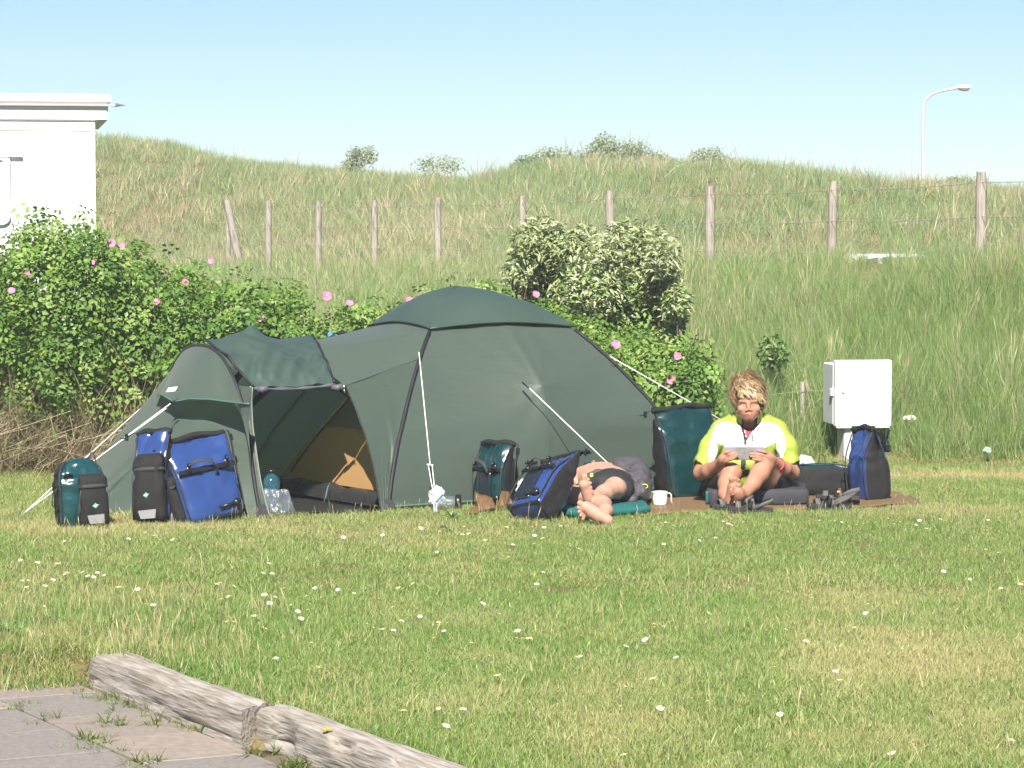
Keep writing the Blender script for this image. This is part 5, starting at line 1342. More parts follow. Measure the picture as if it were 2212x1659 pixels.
# sandals
SOLE = mat('sandal_sole', (.022, .021, .022), .8, .3, (.03, .03, .03), 60, .6, .3, 300, bdist=.002)
WEAVE = mat('sandal_weave', (.02, .02, .02), .8, .2, (.20, .185, .175), 420, .8)
ORG = mat('orange_tab', (.70, .20, .03), .6, .3)
def sandal(label, base, rz, tilt=0, flip=1, strapup=0.):
    t = thing('sandal', label, 'sandal', base, (tilt, 0, rz), group='sandals on the lawn edge')
    R = []; o = [(-.135, .030), (-.12, .038), (-.08, .036), (-.03, .034), (.02, .040), (.07, .046), (.11, .042), (.135, .024)]
    def ring(z, g): 
        L = [(x*(1 + g), w*(1 + g) + .004*flip*(x > .05), z + .012*max(0, (x - .08)/.06) + .006*math.sin((x + .13)*11)) for x, w in o]; Rr = [(x*(1 + g), -w*(1 + g), z + .012*max(0, (x - .08)/.06) + .006*math.sin((x + .13)*11)) for x, w in reversed(o)]
        return L + Rr
    MB().rings([ring(0, -.02), ring(.006, 0), ring(.022, 0), ring(.027, -.03)]).build('sole', SOLE, t, smoothed='angle')
    def arch(x, w, h, tw, m, nm, lean=0):
        pts = [(x + lean*math.sin(a), -w*math.cos(a), .02 + h*math.sin(a)) for a in np.linspace(0, math.pi, 11)]; MB().strap(pts, tw, .005, (1, 0, 0)).build(nm, m, t)
    arch(.075, .043, .045, .032, WEAVE, 'toe_strap'); arch(.012, .040, .060, .026, CORD, 'instep_strap', -.02); arch(-.02, .038, .062, .016, WEAVE, 'ankle_strap', .01)
    hs = [(-.03, -.036, .03), (-.09, -.040, .06), (-.130, -.02, .075), (-.133, .02, .075), (-.09, .040, .06), (-.03, .036, .03)]
    MB().strap(hs, .024, .005, (0, 0, 1)).build('heel_strap', WEAVE, t)
    MB().box((-.005, -.041*flip, .052), (.016, .006, .012)).build('tab', ORG, t, smoothed=False)
    if strapup: MB().strap([(-.06, .0, .06), (-.04, .02, .09), (-.085, .03, .125), (-.12, .035, .15)], .034, .004, (.3, 1, 0)).build('loose_strap', CORD, t)
    return t
c = gr(1622, 1112); sandal('black and grey sandal with a raised strap at the mat edge before the woman', (c.x, c.y + .02, .012), math.radians(178), 0, 1, 1)
c = gr(1562, 1110); sandal('sandal half hidden behind the one with the raised strap', (c.x + .06, c.y + .13, .014), math.radians(200), 0, -1)
c = gr(1792, 1105); sandal('grey sandal in front of the teal pannier lying on the mat', (c.x, c.y + .03, .012), math.radians(186), 0, 1)
c = gr(1808, 1098); sandal('second sandal leaning behind the grey one before the lying pannier', (c.x + .02, c.y + .13, .03), math.radians(170), .35, -1)

# clear plastic things
CLEAR = mat('clear_plastic', (.15, .17, .19), .10, .8, (.11, .13, .15), 9, .6, .8, 18, alpha=.36, bdist=.02)
CLEARB = mat('clear_blue_plastic', (.03, .10, .14), .1, .6, (.02, .07, .10), 9, .6, .3, 18, alpha=.55, bdist=.01)
def crumple(name, label, cat, pts, m, depth, seed, amp=.02):
    """soft film bag hung on four corners given as world points (bl, br, tr, tl)"""
    bl, br, tr, tl = pts; n = (br - bl).cross(tl - bl).normalized(); t = thing(name, label, cat, (bl + br)/2)
    for side in (1, -1):
        G = []
        for i in range(17):
            v = i/16; row = []
            for j in range(19):
                u = j/18; p = lerp(lerp(bl, br, u), lerp(tl, tr, u), v); bul = depth*math.sin(math.pi*u)**.6*(1 - v*.75)*(.3 + .7*math.sin(math.pi*min(1, v + .15)))
                row.append(p + n*(side*bul + amp*mnoise.noise(V(u*4 + seed, v*4, side)) + amp*.6*abs(mnoise.noise(V(u*9, v*9 + seed, side*2)))))
            G.append(row)
        MB().grid(G).build('film', m, t, world=True)
    return t
t = crumple('water_bag', 'clear plastic water carrier standing in the tent doorway', 'water bag', (at(576, 1116, 16.86), at(640, 1114, 16.92), at(622, 1058, 16.98), at(567, 1056, 16.94)), CLEAR, .05, 3)
c = at(586, 1050, 17.1); t = thing('water_bottle', 'round blue tinted bottle behind the clear water carrier', 'bottle', (c.x, c.y, 0))
R = [[(r*math.cos(a), r*math.sin(a), z) for a in np.linspace(0, 2*math.pi, 25)[:-1]] for r, z in ((.001, .0), (.045, .0), (.052, .01), (.052, .12), (.055, .17), (.048, .20), (.03, .215), (.018, .222), (.018, .235))]
MB().rings(R).build('bottle_body', CLEARB, t); MB().tube([(0, 0, .23), (0, 0, .25)], .02, 12).build('bottle_cap', PLASTIC, t)
g = gr(965, 1103); t = thing('plastic_bottle', 'clear plastic bottle lying by the guy line peg', 'bottle', (g.x, g.y + .06, 0))
R = []
for x, r in ((-.10, .012), (-.095, .03), (-.07, .042), (-.02, .044), (.03, .043), (.055, .042), (.062, .036)):
    R.append([(x, r*math.cos(a), .044 + r*math.sin(a)*.95) for a in np.linspace(0, 2*math.pi, 21)[:-1]])
MB().rings(R).build('bottle_body', CLEAR, t)
R = [[(x, r*math.cos(a), .044 + r*math.sin(a)) for a in np.linspace(0, 2*math.pi, 21)[:-1]] for x, r in ((.05, .045), (.055, .05), (.085, .05), (.088, .044))]
MB().rings(R).build('bottle_cap', PLASTIC, t)
def film_ball(name, label, c, r, m, seed, cat='plastic bag', n=16):
    t = thing(name, label, cat, c); mb = MB(); vs = []; fs = []; k = 22
    for i in range(n + 1):
        ph = math.pi*i/n - math.pi/2
        for j in range(k):
            a = 2*math.pi*j/k; q = V(math.cos(ph)*math.cos(a), math.cos(ph)*math.sin(a), math.sin(ph)); f = 1 + .5*mnoise.noise(q*2.6 + V(seed, 0, 0)) + .35*abs(mnoise.noise(q*6 + V(0, seed, 0)))
            vs.append(V(q.x*r[0], q.y*r[1], q.z*r[2])*f)
    for i in range(n):
        for j in range(k): fs.append((i*k + j, i*k + (j + 1) % k, (i + 1)*k + (j + 1) % k, (i + 1)*k + j))
    mb.add(vs, fs); mb.build('film', m, t, smoothed=False); return t
CRINK = mat('crinkled_film', (.80, .82, .84), .10, .7, (.7, .72, .75), 14, .5, .9, 40, alpha=.5, bdist=.01)
t = film_ball('plastic_bag', 'crinkled clear plastic bag tied to the left guy line', at(943, 1072, 16.95), (.045, .035, .045), CRINK, 2)
MB().tube([at(934, 1095, 16.9) - t.location, at(945, 1082, 16.9) - t.location, at(957, 1068, 16.9) - t.location], .006, 6).build('blue_tie', mat('blue_cord', (.02, .12, .17), .6, .3), t)
film_ball('plastic_bag', 'crinkled clear film between the upright teal pannier and the leaning blue one', at(1128, 1057, 17.3), (.03, .03, .05), CRINK, 5)
LITW = mat('litter_white', (.7, .72, .72), .6, .3, (.75, .40, .18), 30, .6)
film_ball('litter', 'white and orange crumpled wrapper in the grass right of the cabinet', at(1966, 904, 21.2), (.045, .03, .02), LITW, 8, 'litter')
film_ball('litter', 'pale green crumpled wrapper at the lawn edge on the right', at(2133, 973, 20.4), (.028, .02, .022), mat('litter_green', (.20, .31, .22), .4, .4, (.42, .5, .42), 40, .6), 11, 'litter')
film_ball('litter', 'white scrap of paper on top of the leaning blue pannier', at(1232, 996, 17.06), (.035, .02, .014), mat('paper_white', (.8, .8, .8), .7, .2), 13, 'paper')
# brown leather case
LEATHER = mat('brown_leather', (.135, .078, .034), .45, .45, (.085, .045, .018), 16, .7, .25, 60, bdist=.01)
t = thing('leather_case', 'open folded brown leather case lying in front of the teal pannier', 'case', gr(1055, 1105))
def poly_sheet(cs, Ys, nm, seed, m=LEATHER):
    P = [at(x, y, Y) for (x, y), Y in zip(cs, Ys)]; G = []
    for i in range(9):
        v = i/8; G.append([lerp(lerp(P[0], P[1], u), lerp(P[3], P[2], u), v) + V(.004, -.01, .006)*mnoise.noise(V(u*4 + seed, v*4, 1)) for u in np.linspace(0, 1, 11)])
    return MB().grid(G).build(nm, m, t, world=True, solid=.003)
poly_sheet([(1034, 1104), (1072, 1096), (1062, 1074), (1026, 1064)], (16.85, 16.9, 17.0, 16.95), 'flap', 1)
poly_sheet([(1072, 1098), (1106, 1088), (1100, 1062), (1085, 1060)], (16.9, 17.0, 17.05, 17.0), 'flap', 2)
poly_sheet([(1028, 1066), (1060, 1073), (1072, 1097), (1040, 1100)], (17.08, 17.12, 17.1, 17.0), 'inside_pocket', 3)
poly_sheet([(1000, 1109), (1034, 1107), (1030, 1092), (1018, 1096)], (16.72, 16.74, 16.9, 16.88), 'flap', 4)
# newspaper under the right guy line
pp = [gr(x, y) for x, y in ((1722, 1030), (1768, 1027), (1752, 1010), (1728, 1004))]
tag(MB().grid([[lerp(lerp(pp[0], pp[1], u), lerp(pp[3], pp[2], u), v) + V(0, 0, .05 + .03*v) for u in np.linspace(0, 1, 7)] for v in np.linspace(0, 1, 5)]).build('newspaper', mat('newsprint', (.66, .68, .62), .8, .2, (.40, .46, .40), 60, .7), solid=.004), 'folded newspaper lying behind the woman at the guy line peg', 'newspaper')

# ------------------------------------------------------------------ bicycle behind the tent
def bicycle():
    c = at(745, 735, 20.2); g = float(H(c.x, 20.2)); t = thing('bicycle', 'bicycle parked behind the tent, only its handlebar showing over the porch roof', 'bicycle', (c.x - .45, 20.2, 0))
    FR = mat('frame_paint', (.05, .09, .06), .3, .5, amount=.2); RUB = bpy.data.materials['rubber']
    for x in (-.52, .52):
        w = MB().tube([(x + .34*math.cos(a), 0, .34 + .34*math.sin(a)) for a in np.linspace(0, 2*math.pi, 41)], .018, 8, caps=False).build('wheel', RUB, t)
        mb = MB(); mb.tube([(x + .31*math.cos(a), 0, .34 + .31*math.sin(a)) for a in np.linspace(0, 2*math.pi, 41)], .008, 6, caps=False)
        for k in range(14): a = k*2*math.pi/14; mb.tube([(x, .02*(-1)**k, .34), (x + .31*math.cos(a), 0, .34 + .31*math.sin(a))], .0014, 4)
        mb.build('rim', SILVERM, w)
    mb = MB(); hd = V(.36, 0, .82); bbk = V(-.05, 0, .30); st = V(-.17, 0, .78)
    for a, b, r in ((hd, st, .015), (hd - V(-.03, 0, .12), bbk, .017), (bbk, st, .015), (bbk, V(-.52, 0, .34), .011), (st, V(-.52, 0, .34), .009), (hd + V(-.02, 0, .06), V(.52, 0, .34), .014)): mb.tube([a, b], r, 8)
    mb.build('frame', FR, t)
    s = MB(); s.tube([st, V(-.20, 0, .93)], .013, 8); s.build('seat_post', SILVERM, t)
    s = MB(); s.ball((-.22, 0, .95), (.13, .07, .03), 14, 7); s.build('saddle', CORD, t)
    e = V(.45, 0, .99); mb = MB(); mb.tube([hd, V(.34, 0, .94), V(.42, 0, .975)], .015, 8); mb.tube([V(.38, -.30, .96), V(.42, -.18, .985), V(.42, 0, .975), V(.42, .18, .985), V(.38, .30, .96)], .012, 8); mb.build('handlebar', SLV, t)
    for a, b in ((at(712, 734, 19.95), at(738, 722, 19.98)), (at(745, 731, 20.2), at(774, 726, 20.35))):
        MB().tube([a, lerp(a, b, .5) + V(0, 0, .008), b], [.018, .024, .016], 10).build('grip', PLASTIC, t, world=True)
    MB().ball(at(716, 724, 20.0), (.03, .012, .028), 12, 7).build('mirror', mat('blue_mirror', (.10, .22, .50), .15, .5), t, world=True)
    MB().tube([at(738, 722, 20.0), at(744, 716, 20.02)], .009, 8).build('brake_lever', PLASTIC, t, world=True)
bicycle()
# ------------------------------------------------------------------ people
def skin_mat(name, c, c2):
    m = mat(name, c, .55, .35, c2, 14, .8, .12, 220, bdist=.002)
    p = [n for n in m.node_tree.nodes if n.type == 'BSDF_PRINCIPLED'][0]
    p.inputs['Subsurface Weight'].default_value = .12; p.inputs['Subsurface Radius'].default_value = (.012, .005, .003); p.inputs['Subsurface Scale'].default_value = .6
    return m
SKIN = skin_mat('skin_tanned', (.335, .17, .112), (.29, .13, .082))
SKINP = skin_mat('skin_pale', (.385, .225, .165), (.345, .18, .125))
LIP = mat('lips', (.30, .13, .095), .5, .35); BROW = mat('eyebrow', (.22, .12, .06), .8, .2); LASH = mat('eyelid_line', (.15, .07, .05), .7, .2)
NAIL = mat('nail', (.62, .40, .34), .4, .4)
def proj(P):
    """where a point of the place falls on the photograph's grid"""
    d = P - np.array([0, 0, CAM_Z]); f = d[:, 1]*_cp - d[:, 2]*_sp; u = d[:, 1]*_sp + d[:, 2]*_cp
    return CX + FPX*d[:, 0]/f, CY - FPX*u/f
def foot(S, heel, ball, toes, rt, rh=.033, rb=.036, k=.02):
    S.cap(heel, ball, rh, rb, k)
    for p, r in zip(toes, rt):
        p = Vector(p); b = lerp(Vector(ball), p, .45); S.cap(b, p, r*1.05, r, .006)
def finger(S, k, tip, r=.0088, bend=(0, -.010, .002), K=.006):
    k, tip = Vector(k), Vector(tip); m = lerp(k, tip, .48) + V(*bend); m2 = lerp(k, tip, .78) + V(*bend)*.55
    S.cap(k, m, r*1.08, r, K); S.cap(m, m2, r, r*.93, K); S.cap(m2, tip, r*.93, r*.82, K)

W = lambda x, y, Y: at(x, y, Y)
woman = thing('person', 'person in a lime and white jacket and black shorts sitting cross-legged reading a booklet', 'person', (1.46, 17.6, 0))
S = SDF((1.04, 16.86, -.01), (1.92, 17.98, .92), .0046)
# head
S.cap(W(1618, 930, 17.63), W(1616, 886, 17.565), .052, .05, .02)
S.ell(W(1614, 851, 17.575), (.077, .095, .098), k=.03); S.ell(W(1617, 881, 17.515), (.064, .078, .070), k=.03); S.ell(W(1618, 893, 17.478), (.036, .042, .031), k=.03)
for x in (1598, 1638): S.cap(W(x, 892, 17.515), W(1618, 901, 17.475), .020, .018, .025)
S.cap(W(1620, 899, 17.462), W(1619, 896, 17.475), .022, .026, .03)
for x in (1600, 1635): S.cap(W(x, 883, 17.468), W(x + (3 if x < 1615 else -3), 889, 17.475), .021, .016, .022)
S.cap(W(1599, 867, 17.457), W(1612, 868, 17.448), .0105, .011, .012); S.cap(W(1620, 868, 17.448), W(1633, 867, 17.457), .011, .0105, .012)
S.ell(W(1605, 874.5, 17.437), (.016, .012, .0095), k=.010, sub=True); S.ell(W(1627, 874.5, 17.437), (.016, .012, .0095), k=.010, sub=True)
S.ell(W(1605, 875, 17.461), (.0135, .011, .0095), k=.006); S.ell(W(1627, 875, 17.461), (.0135, .011, .0095), k=.006)
S.chain([W(1616, 869, 17.447), W(1616.5, 877, 17.432), W(1617.5, 884, 17.427)], [.0075, .0085, .0110], .010)
S.cap(W(1617.5, 887.5, 17.447), W(1618.5, 893.5, 17.443), .009, .009, .012)
for x in (1612, 1623): S.ell(W(x, 886.5, 17.430), (.0075, .009, .0065), k=.006)
S.chain([W(1608.5, 896, 17.442), W(1615, 894.4, 17.433), W(1622, 894.4, 17.433), W(1629, 896, 17.442)], [.002, .0044, .0044, .002], .005)
S.chain([W(1611, 897.6, 17.441), W(1619, 898.6, 17.434), W(1627, 897.6, 17.441)], [.002, .0048, .002], .005)
for x in (1589, 1641): S.ell(W(x, 874, 17.565), (.010, .020, .027), k=.006)
# arms and hands
aL = [W(1523, 985, 17.55), W(1514, 1021, 17.53), W(1531, 1016, 17.44), W(1556, 999, 17.315)]
aR = [W(1702, 985, 17.56), W(1711, 1020, 17.55), W(1694, 1012, 17.44), W(1671, 996, 17.305)]
for a in (aL, aR): S.chain(a, [.036, .045, .043, .028], .02)
S.cap(aL[3], W(1560, 991, 17.248), .027, .025, .015); S.cap(W(1558, 996, 17.262), W(1563, 987, 17.242), .024, .022, .015)
S.cap(aR[3], W(1664, 988, 17.250), .027, .025, .015); S.cap(W(1668, 992, 17.262), W(1660, 985, 17.242), .024, .022, .015)
for kx, tp in zip(((1559.5, 981.5), (1562.5, 986.5), (1565, 992), (1566.5, 997.5)), ((1579.5, 974), (1591, 977.5), (1593.5, 982.5), (1590, 988))): finger(S, W(*kx, 17.238), W(*tp, 17.219))
for kx, tp in zip(((1664.5, 980.5), (1661, 985.5), (1658, 991), (1655.5, 996)), ((1636, 973), (1620, 980), (1621.5, 986), (1626, 992.5))): finger(S, W(*kx, 17.238), W(*tp, 17.219))
finger(S, W(1561, 992, 17.27), W(1580, 984, 17.290), .0105, (0, .004, 0)); finger(S, W(1664, 989, 17.27), W(1640, 983, 17.290), .0105, (0, .004, 0))
# legs: the one on the photograph's left, then the right
S.chain([W(1556, 1058, 17.60), W(1576, 1026, 17.34), W(1581, 1020, 17.295)], [.083, .066, .060], .03)
S.chain([W(1580, 1024, 17.30), W(1571, 1046, 17.26), W(1568, 1066, 17.18), W(1573, 1082, 17.13)], [.058, .056, .044, .035], .02)
foot(S, W(1576, 1086, 17.09), W(1584, 1050, 17.055), [W(1579.5, 1034.5, 17.03), W(1589, 1033.5, 17.035), W(1595, 1037, 17.04)], (.0165, .012, .011))
S.chain([W(1676, 1055, 17.62), W(1662, 1028, 17.42), W(1652, 1003, 17.29)], [.083, .069, .056], .03)
S.chain([W(1652, 1002, 17.285), W(1641, 1022, 17.24), W(1627, 1044, 17.15), W(1608, 1066, 17.06)], [.056, .057, .046, .035], .02)
S.cap(W(1650, 1012, 17.33), W(1655, 1046, 17.45), .055, .062, .03)
foot(S, W(1592, 1083, 17.03), W(1593, 1061, 16.99), [W(1595, 1048.5, 16.972), W(1583, 1053, 16.962), W(1579, 1058.5, 16.958), W(1579, 1063.5, 16.96), W(1581, 1068.5, 16.965)], (.0165, .0105, .010, .0095, .0095))
S.cap(W(1608, 1066, 17.055), W(1597, 1068, 17.0), .034, .034, .02)
def skin_ids(C):
    x, y = proj(C); f = C[:, 1] < 17.475; i = np.zeros(len(C), int)
    face = f & (y < 905) & (y > 850)
    i[face & (np.abs(y - 896.4 - .25*np.abs(x - 1618.5)*.0) < 3.0) & (np.abs(x - 1618.5) < 9.5) & (C[:, 1] < 17.452)] = 1
    i[face & (np.abs(y - 866.2 - .10*np.abs(np.abs(x - 1616) - 8)) < 1.5) & (np.abs(np.abs(x - 1616) - 11) < 7)] = 2
    i[face & (np.abs(y - 876.6) < .75) & (np.abs(np.abs(x - 1616) - 11) < 5.5)] = 3
    i[f & (np.abs(y - 896.3) < .55) & (np.abs(x - 1618.5) < 9)] = 3
    return i
S.build('body', [SKIN, LIP, BROW, LASH], woman, matfn=skin_ids)
# jacket
LIME = mat('jacket_lime', (.265, .335, .05), .6, .3, (.225, .29, .035), 9, .6, .35, 34, trans=.08, bdist=.012)
JW = mat('jacket_white', (.80, .80, .79), .6, .3, (.76, .76, .76), 9, .5, .35, 34, bdist=.012)
JB = mat('jacket_black', (.022, .022, .026), .7, .3); RED = mat('shirt_red', (.60, .03, .06), .7, .3); JG = mat('zip_grey', (.12, .12, .13), .6, .3)
S = SDF((1.06, 17.36, .05), (1.90, 17.95, .68), .0052)
S.cap(W(1612, 1022, 17.70), W(1616, 955, 17.65), .145, .150, .05); S.ell(W(1615, 975, 17.66), (.178, .135, .16), k=.05)
S.cap(W(1562, 929, 17.64), W(1674, 929, 17.64), .062, .062, .06); S.cap(W(1586, 908, 17.64), W(1650, 908, 17.64), .046, .046, .06)
S.chain([W(1557, 930, 17.63), W(1533, 966, 17.58), W(1519, 1000, 17.545)], [.064, .063, .060], .03); S.cap(W(1519, 1000, 17.545), W(1516, 1008, 17.54), .063, .058, .008)
S.chain([W(1680, 930, 17.63), W(1701, 966, 17.585), W(1707, 998, 17.56)], [.064, .063, .060], .03); S.cap(W(1707, 998, 17.56), W(1709, 1006, 17.56), .063, .058, .008)
S.ell(W(1610, 1003, 17.585), (.14, .10, .062), k=.03)
S.noise(.0032, 60, 3); S.noise(.0016, 140, 5)
S.cap(W(1618, 935, 17.60), W(1617, 880, 17.55), .056, .062, .01, sub=True)
S.cut(W(1507, 1013, 17.53), (-.25, .0, -1)) if False else None
S.cap(W(1511, 1034, 17.53), W(1513, 1010, 17.53), .060, .054, .004, sub=True); S.cap(W(1713, 1033, 17.55), W(1712, 1009, 17.55), .060, .054, .004, sub=True)
WPOLY = [(1549, 915), (1570, 911), (1588, 916), (1604, 920), (1623, 918.5), (1643, 912), (1659, 911), (1674, 915), (1686, 926), (1695.5, 943), (1697, 958), (1697, 970), (1691, 985), (1687, 996), (1680, 994), (1678, 970), (1677, 957), (1674, 956.5), (1651, 967.5), (1640, 973), (1570, 973), (1566, 966), (1547, 954), (1550, 970), (1548.5, 985), (1543, 1000), (1533, 1000), (1530, 985), (1531, 970), (1535, 951), (1540, 933)]
def jk(C):
    x, y = proj(C); front = C[:, 1] < 17.70; i = np.zeros(len(C), int)
    i[front & inpoly(x, y, WPOLY)] = 1
    i[front & inpoly(x, y, [(1596, 908), (1605, 912), (1613, 950), (1613, 968), (1607, 968), (1607, 950)])] = 2
    i[front & inpoly(x, y, [(1641, 902), (1638.5, 902), (1612, 948), (1613, 953)])] = 2
    i[front & inpoly(x, y, [(1606, 915), (1632, 912), (1613.5, 947)])] = 3
    i[front & inpoly(x, y, [(1631, 922), (1633, 923), (1627.5, 936), (1626, 962), (1623.5, 962), (1624.5, 935)])] = 4
    i[front & inpoly(x, y, [(1601, 992), (1611, 992), (1610, 1015), (1600, 1015)])] = 2
    return i
S.build('jacket', [LIME, JW, JB, RED, JG], woman, matfn=jk)
cb, ct = W(1617, 915, 17.615), W(1618, 884, 17.60); G1, G2 = [], []
for i in range(9):
    s = i/8; r1, r2 = [], []
    for j in range(33):
        a = math.radians(-62 + (360 - 56)*j/32 - 90 + 90) ; ang = math.radians(-90 + 34 + (360 - 68)*j/32)
        open_ = 1 - .0*s; c = lerp(cb, ct, s); front = max(0, -math.sin(ang)); drop = .028*(front**3)*s
        rx, ry = lerp(.082, .090, s), lerp(.078, .088, s); p = c + V(rx*math.cos(ang), ry*math.sin(ang), -drop + .003*math.sin(j*1.3))
        r1.append(p); r2.append(c + V((rx - .006)*math.cos(ang), (ry - .006)*math.sin(ang), -drop - .001 + .003*math.sin(j*1.3)))
    G1.append(r1); G2.append(r2)
co = MB().grid(G1).build('collar', LIME, woman, world=True); MB().grid(G2).build('collar_lining', JB, co, world=True)
# shorts
S = SDF((1.12, 17.24, .02), (1.86, 17.95, .36), .0055)
S.ell(W(1615, 1050, 17.72), (.20, .14, .11), k=.04)
S.cap(W(1550, 1056, 17.60), W(1572, 1031, 17.375), .098, .080, .04); S.cap(W(1684, 1056, 17.62), W(1664, 1029, 17.43), .098, .080, .04)
S.noise(.002, 70, 9)
S.build('shorts', mat('shorts_black', (.013, .013, .015), .65, .4, (.02, .02, .022), 60, .6), woman)
# hair
HAIRB = blade_mat('hair_strands', [(.14, .085, .042), (.27, .175, .085), (.42, .30, .145), (.60, .47, .27)], None, trans=.12, rough=.4, spec=.5)
HAIR = mat('hair_base', (.26, .16, .075), .5, .4, (.17, .10, .045), 40, .8, .8, 90, stretch=(1, 1, .4), bdist=.01)
S = SDF((1.30, 17.38, .55), (1.66, 17.78, .90), .0055)
S.ell(W(1613, 842, 17.60), (.086, .092, .090), k=.03)
for x, y, Y, r in ((1587, 848, 17.57, .045), (1640, 846, 17.57, .048), (1608, 825, 17.555, .048), (1597, 833, 17.52, .036), (1622, 834, 17.515, .040), (1602, 850, 17.485, .022), (1614, 852, 17.472, .020), (1627, 854, 17.472, .022), (1640, 858, 17.50, .026), (1583, 864, 17.55, .026), (1648, 862, 17.55, .024), (1586, 876, 17.575, .018), (1645, 874, 17.575, .016), (1597, 818, 17.58, .044), (1620, 816, 17.575, .048), (1638, 827, 17.58, .044), (1588, 832, 17.58, .044), (1650, 846, 17.56, .026), (1577, 850, 17.57, .026), (1612, 842, 17.50, .036), (1606, 845, 17.495, .03), (1622, 846, 17.492, .03)):
    S.ell(W(1614 + (x - 1614)*.93, y - 3, Y + .008), (r*.84, r*.84, r*.84), k=.016)
S.noise(.006, 95, 4)
hair = S.build('hair', HAIR, woman)
hv = np.array([v.co for v in hair.data.vertices]) + np.array(woman.location); q = np.random.default_rng(8); hc = np.array(W(1613, 850, 17.60))
mb = MB(); Vs, Fs, Tn = [], [], []
for k in range(2200):
    p = hv[q.integers(len(hv))]
    if p[1] < 17.52 and p[2] < .655 and abs(p[0] - 1.455) < .075: continue
    n = p - hc; n /= np.linalg.norm(n); fl = np.array([.55, -.25, -.75]) + np.array([.5*np.sign(n[0])*abs(n[0]), -.25, 0]) + q.normal(size=3)*.22
    fl -= n*(fl @ n)*.8; fl /= np.linalg.norm(fl); L_ = q.uniform(.03, .058); sd = np.cross(n, fl); sd /= np.linalg.norm(sd) + 1e-9
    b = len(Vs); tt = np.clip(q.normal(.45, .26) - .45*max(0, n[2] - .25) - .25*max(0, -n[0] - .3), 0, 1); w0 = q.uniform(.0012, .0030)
    for s in (0, .33, .66, 1):
        c = p + n*(.001 + .007*math.sin(math.pi*s*.9)) + fl*L_*s + n*.006*s*s*q.uniform(-1, 1.5); w = w0*(1 - s)**.5 + .0004
        Vs += [c - sd*w, c + sd*w]
    for s in range(3): j = b + 2*s; Fs += [(j, j + 1, j + 3, j + 2)]; Tn.append(tt)
link('hair_locks', np_mesh('hair_locks', np.array(Vs) - np.array(woman.location), np.array(Fs), HAIRB, Tn, True), hair)
# watch
c0 = W(1681.5, 1003, 17.372); dd = (aR[3] - aR[2]).normalized(); aa = dd.orthogonal().normalized(); bb_ = dd.cross(aa)
wt = MB().tube([c0 + (aa*math.cos(t) + bb_*math.sin(t))*.0385 for t in np.linspace(0, 2*math.pi, 25)], .006, 6, caps=False, flat=1.8, up=dd).build('watch', mat('watch_red', (.66, .05, .06), .5, .4), woman, world=True)
MB().tube([c0 + V(-.005, -.01, -.040), c0 + V(-.006, -.012, -.048)], .013, 12).build('watch_face', SILVERM, wt, world=True)
# booklet
PAPERC = mat('booklet_cover', (.15, .135, .175), .55, .35, (.125, .11, .15), 12, .6); PAPERW = mat('booklet_page', (.80, .79, .78), .7, .2, amount=.1)
PIC = mat('booklet_picture', (.055, .058, .05), .5, .4, (.16, .15, .135), 40, .9)
bk = thing('booklet', 'open booklet with a grey cover picture held by the reading woman', 'booklet', W(1608, 992, 17.25))
p0, p1, p2, p3 = W(1566, 993.5, 17.243), W(1650, 993.5, 17.243), W(1651, 961, 17.262), W(1565.5, 961, 17.262)
def sheet(u0, u1, v0, v1, off, m, nm, th=.002, par=bk):
    G = [[lerp(lerp(p0, p1, u), lerp(p3, p2, u), v) + V(0, off + .006*abs(u - .5), 0) for u in np.linspace(u0, u1, 9)] for v in np.linspace(v0, v1, 4)]
    return MB().grid(G).build(nm, m, par, world=True, smoothed=False, solid=th)
cov = sheet(0, 1, 0, .86, 0, PAPERC, 'cover'); sheet(0, 1, .865, 1, .0005, PAPERW, 'page_edge'); sheet(.0, 1, .0, .97, .006, PAPERW, 'pages', .006)
sheet(.26, .74, .05, .84, -.0035, PIC, 'cover_picture', .001, cov); sheet(.0, .95, 1.0, 1.03, .004, RED, 'spine_edge', .002)

# ---- lying man
man = thing('person', 'bare chested person in black shorts lying on his back with bare soles toward the camera', 'person', (.55, 17.2, 0))
S = SDF((.24, 16.12, -.01), (.98, 17.98, .36), .0048)
foot(S, W(1273, 1079.5, 16.63), W(1262, 1047, 16.60), [W(1262.8, 1029.5, 16.59), W(1270.6, 1036, 16.59), W(1275, 1043.8, 16.592), W(1276.2, 1053, 16.597), W(1278.2, 1062.5, 16.605)], (.0185, .0115, .0105, .0105, .0115), .029, .033, .022)
S.cap(W(1269, 1064, 16.615), W(1271, 1075, 16.62), .029, .029, .02)
S.chain([W(1275, 1078, 16.66), W(1284, 1076, 16.72), W(1305, 1066, 16.87), W(1328, 1054, 17.04)], [.034, .038, .050, .060], .025)
S.chain([W(1328, 1054, 17.04), W(1345, 1062, 17.25), W(1350, 1062, 17.4)], [.062, .078, .085], .03)
foot(S, W(1313, 1124, 16.30), W(1266, 1096, 16.31), [W(1253, 1087.5, 16.30), W(1249.5, 1097, 16.298), W(1251, 1105.5, 16.30), W(1254.5, 1113.5, 16.302), W(1259.5, 1120.5, 16.31)], (.0185, .0115, .0105, .0105, .0115), .032, .036, .022)
S.cap(W(1280, 1108, 16.315), W(1290, 1115, 16.31), .036, .034, .02)
S.chain([W(1305, 1112, 16.36), W(1308, 1104, 16.43), W(1300, 1092, 16.62), W(1262, 1078, 16.90), W(1242, 1072, 17.0)], [.036, .040, .056, .054, .058], .025)
S.chain([W(1242, 1072, 17.0), W(1285, 1062, 17.3), W(1300, 1060, 17.4)], [.058, .078, .085], .03)
